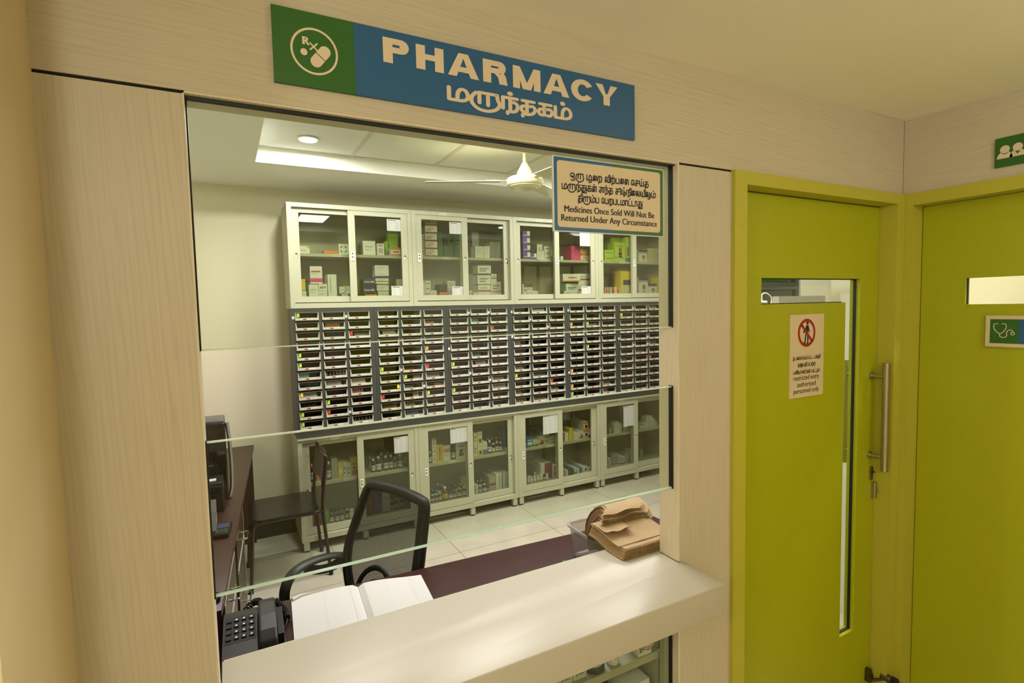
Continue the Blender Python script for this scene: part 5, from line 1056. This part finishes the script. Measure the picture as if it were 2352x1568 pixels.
bk = thing('open_ledger', 'open ruled ledger with white pages lying on the mahogany desk', 'notebook', (0, 0, 0))
def page(name, bl, tl, tr, br, hump, parent):
    """one page block; hump = lift near the spine side ('R' or 'L')"""
    n = 12; m = MB(); rows = []
    def P(u, v, dz=0):
        a = Vector(bl).lerp(Vector(br), u); b_ = Vector(tl).lerp(Vector(tr), u); p = a.lerp(b_, v); s_ = u if hump == 'R' else 1 - u
        z = .7515 + .011 + .010 * math.sin(PI * min(1, s_ * 1.05)) * (s_ ** 1.5) - (.011 * max(0, (s_ - .97) / .03))
        return (p.x, p.y, z + dz)
    top = [[P(i / n, j) for j in (0, .25, .5, .75, 1)] for i in range(n + 1)]; vs_ = [p for r_ in top for p in r_]; fs = [(i * 5 + j, (i + 1) * 5 + j, (i + 1) * 5 + j + 1, i * 5 + j + 1) for i in range(n) for j in range(4)]
    k = len(vs_); vs_ += [(p[0], p[1], .7508) for p in vs_]; fs += [tuple(k + q for q in reversed(f)) for f in fs[:]]
    edge = [i * 5 for i in range(n + 1)] + [n * 5 + j for j in range(1, 5)] + [i * 5 + 4 for i in range(n - 1, -1, -1)] + [j for j in (3, 2, 1)]
    for a, b_ in zip(edge, edge[1:] + edge[:1]): fs.append((a, a + k, b_ + k, b_))
    m.add(vs_, fs, 0)
    def line(pts, w_, mi):
        for a, b_ in zip(pts[:-1], pts[1:]):
            a, b_ = Vector(a), Vector(b_); t = (b_ - a).normalized(); s_ = t.cross(Vector((0, 0, 1))).normalized() * w_ / 2; m.add([a + s_, a - s_, b_ - s_, b_ + s_], [(0, 1, 2, 3)], mi)
    for r_ in range(1, 36): line([P(.02 + .96 * i / n, r_ / 36, .0005) for i in range(n + 1)], .0005, 1)
    for u in ((.46, .86) if hump == 'R' else (.40, .78)): line([P(u, j / 4, .0006) for j in range(5)], .0007, 2 if u > .7 else 1)
    return m.build(name, ['paper', mat('rule_blue', '#b9bcc8', .7), mat('rule_red', '#c9a0a6', .7)], parent)
page('left_page', (.415, .54, 0), (.438, .882, 0), (.664, .867, 0), (.640, .52, 0), 'R', bk); page('right_page', (.641, .52, 0), (.665, .867, 0), (.888, .815, 0), (.856, .465, 0), 'L', bk)
MB().tube([(.440, .868, .767), (.470, .884, .767), (.503, .886, .764)], [.006, .0045, .0015], 10).build('curled_corner', 'paper', bk)

# plastic tub and paper bags
bx = thing('plastic_tub', 'translucent plastic tub without lid holding paper bags on the desk', 'container', (1.62, .592, .7505), math.radians(-2))
def tubring(sx, sy, z, r=.03, n=5): return [(x, y, z) for x, y in rrect(-sx, sx, -sy, sy, r, n)]
rings = [tubring(.125, .080, .0), tubring(.135, .088, .003), tubring(.150, .100, .118), tubring(.150, .100, .120), tubring(.157, .107, .121), tubring(.157, .107, .130), tubring(.148, .098, .130), tubring(.148, .098, .120), tubring(.132, .085, .006), tubring(.122, .077, .004)]
m = MB(); n = len(rings[0]); vs_ = [p for r_ in rings[:4] + rings[7:] for p in r_]; q = 7
m.add(vs_, [(k * n + i, k * n + (i + 1) % n, (k + 1) * n + (i + 1) % n, (k + 1) * n + i) for k in range(3) for i in range(n)] + [tuple(range(n - 1, -1, -1))], 0, True); m.build('tub_body', 'box_plastic', bx)
m = MB(); rr = rings[3:8]; m.add([p for r_ in rr for p in r_], [(k * n + i, k * n + (i + 1) % n, (k + 1) * n + (i + 1) % n, (k + 1) * n + i) for k in range(4) for i in range(n)], 0, True); m.build('rim', 'box_plastic', bx)
def bag(path, x0, x1, th, lab, grp, wav=0.0, skew=0.0):
    """flat paper bag: path = (y,z) profile from the saw-toothed mouth backwards, spanning x0..x1"""
    P = smooth(path, 3); nx = 44; m = MB(); top = []; bot = []
    for k, (y, z) in enumerate(P):
        a = P[min(k + 1, len(P) - 1)]; b_ = P[max(k - 1, 0)]; ty, tz = a[0] - b_[0], a[1] - b_[1]; l = math.hypot(ty, tz) or 1; ny, nz = -tz / l * th, ty / l * th
        for i in range(nx + 1):
            u = i / nx; x = x0 + (x1 - x0) * u + skew * k / len(P); zz = wav * math.sin(u * 9 + x0 * 50) * max(0, 1 - k / 4); yy = -(.0028 if (i % 2 and k == 0) else 0)
            top.append((x, y + yy + ny, z + zz + nz)); bot.append((x, y + yy - ny, z + zz - nz))
    R_ = nx + 1; N_ = len(top); fs = []; K = len(P)
    for k in range(K - 1):
        for i in range(nx): a = k * R_ + i; fs.append((a, a + 1, a + R_ + 1, a + R_)); fs.append((N_ + a + R_, N_ + a + R_ + 1, N_ + a + 1, N_ + a))
    ed = []
    for i in range(nx): fs.append((i + 1, i, N_ + i, N_ + i + 1)); ed.append(len(fs) - 1); a = (K - 1) * R_ + i; fs.append((a, a + 1, N_ + a + 1, N_ + a))
    for k in range(K - 1):
        a = k * R_; fs.append((a, a + R_, N_ + a + R_, N_ + a)); a += nx; fs.append((a + R_, a, N_ + a, N_ + a + R_))
    m.add(top + bot, fs, 0, True)
    for e in ed: m.mi[e] = 1; m.sm[e] = False
    o = m.build('paper_bag', ['kraft', 'kraft_edge'])
    return tag(o, lab, 'paper bag', grp)
for k in range(22):
    z = 1.0313 + k * .00128; j = random.uniform(-.003, .003); lift = min(1, .35 + k / 22)
    bag([(.084 + j + k * .0003, z), (.12 + j, z + .0002), (.155, z + .001 + .003 * (k / 22)), (.195, z + .010), (.225, z + .014), (.25, z + .014)], 1.258 + random.uniform(-.003, .003) + .0008 * k, 1.470 + random.uniform(-.003, .003), .0009, 'brown paper bag in the flat pile lying on the white counter', 'paper bags piled on the counter', .0006)
bag([(.112, 1.0605), (.135, 1.061), (.16, 1.0645), (.195, 1.0735), (.225, 1.0775), (.25, 1.0775)], 1.265, 1.45, .0008, 'creased uppermost brown bag of the counter pile, its mouth set back', 'paper bags piled on the counter', .0)
bag([(.165, 1.081), (.185, 1.077), (.205, 1.0795), (.225, 1.0805), (.25, 1.080)], 1.268, 1.36, .0007, 'short brown bag flap curling up on the counter pile', 'paper bags piled on the counter', .003)
for k in range(20):
    f = k / 19; j = random.uniform(-.006, .006); dz = .040 * f; w_ = .004 * math.sin(k * 1.7)
    bag([(.212 + .012 * f + j, 1.068 + dz), (.26 + .01 * f, 1.066 + dz + w_ * .4), (.34 + .015 * f, 1.040 + dz), (.44 + .03 * f, .97 + dz * 1.1), (.53 + .04 * f, .88 + dz), (.585 + .04 * f, .80 + dz * .6)], 1.275 + .02 * f + random.uniform(-.006, .006), 1.480 - .030 * f + random.uniform(-.006, .006), .0009, 'brown paper bag in the bundle leaning out of the plastic tub', 'paper bags leaning in the tub', .003, .245)
def bag_up(pts, lab):
    m = MB(); n = 30; a, b_, c_, d = [Vector(p) for p in pts]; fr_ = []; nr = (b_ - a).cross(d - a).normalized() * .0015
    for i in range(n + 1): fr_.append(d.lerp(c_, i / n) + (d - a).normalized() * (.003 if i % 2 else 0))
    base = [a.lerp(b_, i / n) for i in range(n + 1)]; V = [p + nr for p in base] + [p + nr for p in fr_] + [p - nr for p in base] + [p - nr for p in fr_]; R_ = n + 1; fs = []
    for i in range(n): fs += [(i, i + 1, R_ + i + 1, R_ + i), (3 * R_ + i, 3 * R_ + i + 1, 2 * R_ + i + 1, 2 * R_ + i), (R_ + i, R_ + i + 1, 3 * R_ + i + 1, 3 * R_ + i)]
    fs += [(0, R_, 3 * R_, 2 * R_), (n + R_, n, 2 * R_ + n, 3 * R_ + n)]
    tag(m.add(V, fs, 0).build('paper_bag', ['kraft', 'kraft_edge']), lab, 'paper bag', 'single bags standing in the tub')
bag_up([(1.56, .60, .77), (1.69, .62, .77), (1.63, .56, .955), (1.50, .555, .905)], 'single brown bag leaning in the tub in front of the others')
bag_up([(1.57, .63, .77), (1.70, .645, .77), (1.67, .605, .958), (1.535, .60, .945)], 'brown bag standing upright in the tub behind the leaning bag')
bag_up([(1.58, .65, .77), (1.71, .66, .77), (1.73, .63, .965), (1.56, .625, .950)], 'rearmost brown bag standing upright in the tub')
t = thing('highlighter_pen', 'green and red capped pen lying on the desk by the tub', 'pen', (1.385, .60, .7615), math.radians(35))
MB().lathe([(.006, -.02), (.010, -.012), (.011, .03), (.008, .034)], (0, 0, 0), 14, axis='x').build('green_cap', mat('pen_green', '#2fa04a', .25), t); MB().lathe([(.010, -.075), (.0105, -.012)], (0, 0, 0), 14, axis='x').build('barrel', mat('pen_red', '#b8452f', .35), t)
t = thing('stapler', 'small black stapler on the desk between pen and tub', 'stapler', (1.43, .575, .7505), math.radians(20))
MB().rbox(-.05, .05, -.014, .014, 0, .010, .003).build('base', 'black_plastic', t); MB().prism([(-.05, .014), (.05, .022), (.045, .034), (-.05, .030)], -.011, .011, 'y').build('lever', 'black_plastic', t)

# ---------------------------------------------------------------- computer table along the pillar side
ct = thing('computer_table', 'long dark mahogany table running back beside the visitor chair', 'table', (0, 0, 0))
extr('table_top', [(.222, .955), (.428, 3.44), (-.385, 3.44), (-.385, .955)], .724, .750, 'mahogany_y', ct, .002, 2)
MB().box(-.38, .412, 3.39, 3.42, .0, .723).build('end_panel', 'mahogany_y', ct)
XT = Matrix.Translation((.237, .955, 0)) @ Matrix.Rotation(math.radians(-4.4), 4, 'Z')
for y0, y1, ds in ((.12, .62, ((.54, .70), (.36, .53), (.06, .35))), (.75, 1.25, ((.54, .70), (.06, .53)))):
    m = MB(); m.X = XT; m.box(-.50, -.035, y0, y1, .05, .722); pd = m.build('pedestal', 'mahogany_y', ct)
    for j, (z0, z1) in enumerate(ds):
        m = MB(); m.X = XT; m.box(-.035, -.017, y0 + .006, y1 - .006, z0, z1, 0); m.box(-.0175, -.0165, y0 + .006, y1 - .006, z0, z0 + .006, 1).box(-.0175, -.0165, y0 + .006, y1 - .006, z1 - .006, z1, 1); m.box(-.036, -.016, y1 - .007, y1 - .005, z0, z1, 1)
        dr = m.build('drawer', ['mahogany_y', 'white'], pd); m = MB(); m.X = XT; yc = (y0 + y1) / 2; zc = (z0 + z1) / 2
        m.tube(smooth([(-.018, yc - .05, zc), (.010, yc - .05, zc), (.016, yc - .04, zc), (.016, yc + .04, zc), (.010, yc + .05, zc), (-.018, yc + .05, zc)], 4), .0045, 8); m.build('handle', 'chrome', dr)
tw = thing('computer_tower', 'upright black computer tower with grey top on the long table', 'computer', (0, 0, 0))
MB().rbox(.02, .252, 2.205, 2.385, .7505, 1.186, .010).build('case', 'grey_plastic', tw); MB().rbox(.03, .254, 2.182, 2.206, .752, 1.172, .008).build('front_panel', mat('piano_black', '#0a0a0a', .08, coat=.5), tw)
m = MB(); m.tube(smooth([(.262, 2.20, 1.175), (.270, 2.215, 1.05), (.273, 2.22, .93), (.270, 2.215, .82), (.258, 2.20, .757)], 6), .012, 10, flat=(.018, .010)); m.build('silver_trim', mat('silver', '#a8a6a0', .3, .7), tw)
pr = thing('receipt_printer', 'small black receipt printer with white paper slip beside the computer tower', 'printer', (0, 0, 0))
MB().rbox(.06, .232, 1.99, 2.14, .7505, .905, .010).build('printer_body', 'black_plastic', pr); MB().rbox(.07, .225, 1.984, 1.992, .85, .89, .003).build('front_lip', 'piano_black', pr); MB().box(.09, .20, 2.02, 2.06, .905, .909).build('paper_slip', 'paper', pr); MB().box(.2315, .2335, 2.03, 2.05, .862, .878).build('power_light', 'card_O', pr)
tp = thing('table_telephone', 'dark grey telephone with blue label on the long table', 'telephone', (0, 0, 0))
MB().prism([(1.66, .7505), (1.86, .7505), (1.86, .86), (1.83, .87), (1.75, .835), (1.66, .775)], .02, .200, 'x').build('phone_body', 'grey_plastic', tp); m = MB(); m.quad((.2005, 1.69, .765), (.2005, 1.76, .765), (.2005, 1.79, .825), (.2005, 1.72, .80), 0).quad((.2008, 1.705, .772), (.2008, 1.745, .772), (.2008, 1.765, .79), (.2008, 1.715, .785), 1); m.build('blue_label', ['paper', 'card_BL'], tp)
rd = thing('card_reader', 'small black handheld device with screen near the table edge', 'device', (.225, 1.69, .7505), math.radians(-6))
MB().rbox(-.032, .032, -.075, .075, 0, .022, .005).build('device_body', 'black_plastic', rd); MB().box(-.024, .024, .0, .06, .0215, .0228).build('screen', mat('lcd', '#4b4d66', .15), rd)
for i in range(3):
    for j in range(2): MB().box(-.022 + i * .016, -.011 + i * .016, -.055 + j * .022, -.040 + j * .022, .0215, .0235).build('key', 'grey_plastic', rd)
ms = thing('computer_mouse', 'glossy black computer mouse at the near end of the long table', 'mouse', (.19, 1.03, .7505), math.radians(10))
MB().lathe([(.0, .0), (.030, .002), (.031, .012), (.026, .024), (.012, .033), (.0, .035)], (0, 0, 0), 20, caps=False).build('shell', 'piano_black', ms); MB().lathe([(.005, -.003), (.005, .003)], (0, .016, .030), 10, axis='x').build('wheel', 'rubber', ms)

# ---------------------------------------------------------------- visitor chair (faces the table) and mesh office chair
vc = thing('visitor_chair', 'dark maroon tube-frame chair in front of the leftmost floor cabinet', 'chair', (.58, 2.775, 0), 0)
def vt(name, pts, r=.011): return MB().tube(smooth(pts, 6), r, 12).build(name, 'maroon_tube', vc)
for s_ in (-1, 1):
    y = .20 * s_
    vt('front_leg', [(-.238, y, .002), (-.225, y, .20), (-.213, y, .38), (-.200, y, .425), (-.16, y, .44), (.0, y, .442), (.17, y, .44), (.205, y, .455)], .0115)
    vt('rear_leg', [(.245, y, .002), (.228, y, .22), (.212, y, .44), (.222, y, .60), (.245, y, .78), (.240, y * .96, .81), (.236, y * .8, .822), (.236, y * .5, .824)], .0115)
    for lx in (-.238, .245): MB().lathe([(.014, 0), (.014, .03)], (lx, y, 0), 12).build('rubber_foot', 'rubber', vc)
m = MB(); o = rrect(-.205, .190, -.215, .215, .05, 6); m.prism(o, .447, .462, 'z'); m.build('seat', mat('seat_black', '#1c1817', .22), vc)
m = MB(); m.X = Matrix.Translation((-.2, 0, .448)); m.tube(smooth([(.012, -.2, .004), (-.004, -.2, -.01), (-.008, -.2, -.03)], 3), .008, 8); m.add([(-.004, -.205, .012), (-.004, .205, .012), (-.024, .205, -.002), (-.024, -.205, -.002), (-.026, .205, -.05), (-.026, -.205, -.05), (-.018, .205, -.05), (-.018, -.205, -.05), (-.014, .205, -.004), (-.014, -.205, -.004)], [(0, 1, 2, 3), (3, 2, 4, 5), (5, 4, 6, 7), (7, 6, 8, 9)]); m.build('seat_lip', 'seat_black', vc)
m = MB(); g1 = []; n = 10
for i in range(n + 1):
    y = -.195 + .39 * i / n
    for x, z in ((.222, .605), (.238, .70), (.252, .80)): g1.append((x + .022 * (1 - (y / .195) ** 2) - .004, y * (1 if z < .78 else .93), z + (.01 if z > .78 else 0) * (1 - (y / .195) ** 2)))
k = len(g1); f1 = [(i * 3 + j, i * 3 + j + 1, (i + 1) * 3 + j + 1, (i + 1) * 3 + j) for i in range(n) for j in range(2)]
m.add(g1 + [(a - .012, b_, c_) for a, b_, c_ in g1], f1 + [tuple(k + q for q in reversed(f)) for f in f1] + [(i * 3 + e, (i + 1) * 3 + e, k + (i + 1) * 3 + e, k + i * 3 + e) for i in range(n) for e in (0, 2)] + [(0, 1, k + 1, k), (1, 2, k + 2, k + 1), (n * 3, n * 3 + 1, k + n * 3 + 1, k + n * 3), (n * 3 + 1, n * 3 + 2, k + n * 3 + 2, k + n * 3 + 1)], 0, True); m.build('backrest', 'maroon_pad', vc)

oc = thing('office_chair', 'black office chair with see-through mesh back behind the mahogany desk', 'chair', (.66, 1.0975, 0), math.radians(-158.3))
half = [(.962, .160), (.950, .192), (.915, .206), (.86, .216), (.78, .230), (.70, .240), (.62, .226), (.54, .195), (.475, .150), (.455, .10)]
def bx_(z): return -.255 + .32 * (.95 - z) - .10 * max(0, .62 - z)
def bow(y): return -.022 * (1 - (y / .24) ** 2)
ring = [(bx_(z) + bow(y), y, z) for z, y in half] + [(bx_(.452) + bow(0), 0, .452)] + [(bx_(z) + bow(y), -y, z) for z, y in reversed(half)] + [(bx_(.965) + bow(0), 0, .966)]
rp = smooth(ring, 4, True)
MB().tube(rp, .018, 10, closed=True, flat=(.026, .020)).build('back_frame', 'black_plastic', oc)
m = MB(); nz_, ny_ = 16, 12; V = []
def hw(z):
    h = sorted(half)
    for (z0, y0), (z1, y1) in zip(h[:-1], h[1:]):
        if z0 <= z <= z1: return y0 + (y1 - y0) * (z - z0) / (z1 - z0)
    return h[-1][1] if z > h[-1][0] else h[0][1]
for i in range(nz_ + 1):
    z = .458 + (.960 - .458) * i / nz_
    for j in range(ny_ + 1): y = hw(z) * (2 * j / ny_ - 1); V.append((bx_(z) + bow(y) + .004, y, z))
m.add(V, [(i * (ny_ + 1) + j, i * (ny_ + 1) + j + 1, (i + 1) * (ny_ + 1) + j + 1, (i + 1) * (ny_ + 1) + j) for i in range(nz_) for j in range(ny_)], 0, True); m.build('mesh_back', 'chair_mesh', oc)
for a, b_, top in ((.135, .20, .655), (.085, .12, .60)):
    lp = [(bx_(z) + bow(y) + .014, y, z) for y, z in [(a * math.cos(t_), .47 + (top - .47) * max(0, math.sin(t_)) ** .8) for t_ in [PI * k / 14 for k in range(15)]]]
    MB().tube(lp, .011, 8, flat=(.012, .008)).build('lumbar_loop', 'black_plastic', oc)
MB().tube(smooth([(-.150, 0, .52), (-.170, 0, .45), (-.16, 0, .390), (-.10, 0, .375), (.0, 0, .378)], 5), .02, 10, flat=(.045, .010)).build('back_stem', 'black_plastic', oc)
MB().rbox(-.11, .27, -.235, .235, .415, .475, .024, seg=4).build('seat', mat('seat_fabric', '#161615', .85, noise=.2, nscale=200), oc)
for s_ in (-1, 1):
    pa = [(-.175, .245 * s_, .640), (-.10, .255 * s_, .665), (.0, .255 * s_, .678), (.085, .240 * s_, .672), (.135, .222 * s_, .640), (.150, .215 * s_, .585), (.125, .215 * s_, .52), (.07, .215 * s_, .46), (.02, .205 * s_, .418)]
    MB().tube(smooth(pa, 5), .02, 10, flat=(.026, .013)).build('armrest', 'dark_plastic', oc)
    MB().tube(smooth([(-.172, .244 * s_, .650), (-.10, .252 * s_, .620), (-.03, .252 * s_, .628), (.03, .25 * s_, .655)], 5), .014, 8, flat=(.022, .02)).build('arm_bracket', 'black_plastic', oc)
MB().lathe([(.026, .13), (.026, .25), (.016, .25), (.016, .415)], (0, 0, 0), 16).build('gas_lift', 'black_plastic', oc)
for k in range(5):
    a = 2 * PI * k / 5; c_, s_ = math.cos(a), math.sin(a); lg = MB().tube([(0, 0, .125), (.16 * c_, .16 * s_, .108), (.29 * c_, .29 * s_, .078)], [.030, .022, .016], 8).build('base_leg', 'black_plastic', oc)
    m = MB(); m.X = Matrix.Translation((.29 * c_, .29 * s_, .028)) @ Matrix.Rotation(a, 4, 'Z'); m.lathe([(.020, -.022), (.028, -.018), (.028, -.004), (.024, 0), (.028, .004), (.028, .018), (.020, .022)], (0, 0, 0), 14, axis='x').tube([(0, 0, 0), (0, 0, .05)], .006, 8); m.build('caster', 'rubber', lg)

# ---------------------------------------------------------------- what shows through the vision panel of door_1
rk = thing('storage_rack', 'dark steel rack seen through the vision panel of the first green door', 'rack', (0, 0, 0))
for x in (3.45, 4.13):
    for y in (1.50, 1.86): MB().box(x, x + .03, y, y + .03, 0, 2.3).build('post', 'rack_grey', rk)
for z in (.3, .85, 1.35, 1.905, 2.28): MB().box(3.45, 4.16, 1.499, 1.89, z - .055 if z == 1.905 else z - .03, z).build('shelf', 'rack_grey', rk)
m = MB(); m.lathe([(.0, 0), (.15, .0), (.19, .04), (.18, .10), (.10, .15), (.03, .17)], (0, 0, 0), 18, caps=False); o = m.build('green_bag', mat('bag_green', '#3f8f4a', .35, bump=.6, nscale=12), None, (4.0, 1.67, 1.9055)); tag(o, 'crumpled green plastic bag lying on the dark rack', 'bag')
o = MB().box(0, .42, 0, .30, 0, .40).build('storage_box', mat('box_grey', '#8d8777', .7, noise=.05, nscale=8), None, (3.70, 1.52, 1.3502)); tag(o, 'grey brown box on the dark rack below the green bag', 'box')
t = thing('white_cupboard', 'tall white cupboard seen through the vision panel beside the dark rack', 'cupboard', (4.19, 1.5, 0))
MB().box(0, .385, .012, .40, 0, 2.15).build('carcass', mat('cupboard_white', '#d9d6c6', .4), t); MB().box(.003, .382, 0, .011, .05, 2.145).build('door', 'cupboard_white', t)
o = MB().box(0, .52, 0, .05, 0, 1.798).build('partition_screen', mat('screen_grey', '#9a9484', .7, noise=.03, nscale=30), None, (3.62, 1.28, .0)); tag(o, 'grey fabric screen standing in front of the white cupboard', 'screen')
t = thing('wall_terminal', 'white framed terminal with thin cable on top of the grey screen', 'terminal', (3.35, 1.24, 1.70))
MB().rbox(-.03, .085, -.012, .012, 0, .07, .008).build('terminal_body', 'white', t); MB().box(-.02, .075, -.0135, -.012, .010, .058).build('display', 'screen_grey', t); MB().tube(smooth([(.05, .006, .065), (.052, .006, .112), (.10, .006, .118), (.145, .006, .085), (.14, .006, .03), (.14, .006, -.1)], 6), .0035, 8).build('cable', 'white', t)
MB().box(-.02, .02, -.01, .01, -1.70, 0).build('stand', 'screen_grey', t)
struct(MB().box(3.27, 3.36, .60, .66, 0, 1.80).build('trim_3', 'cupboard_white'))
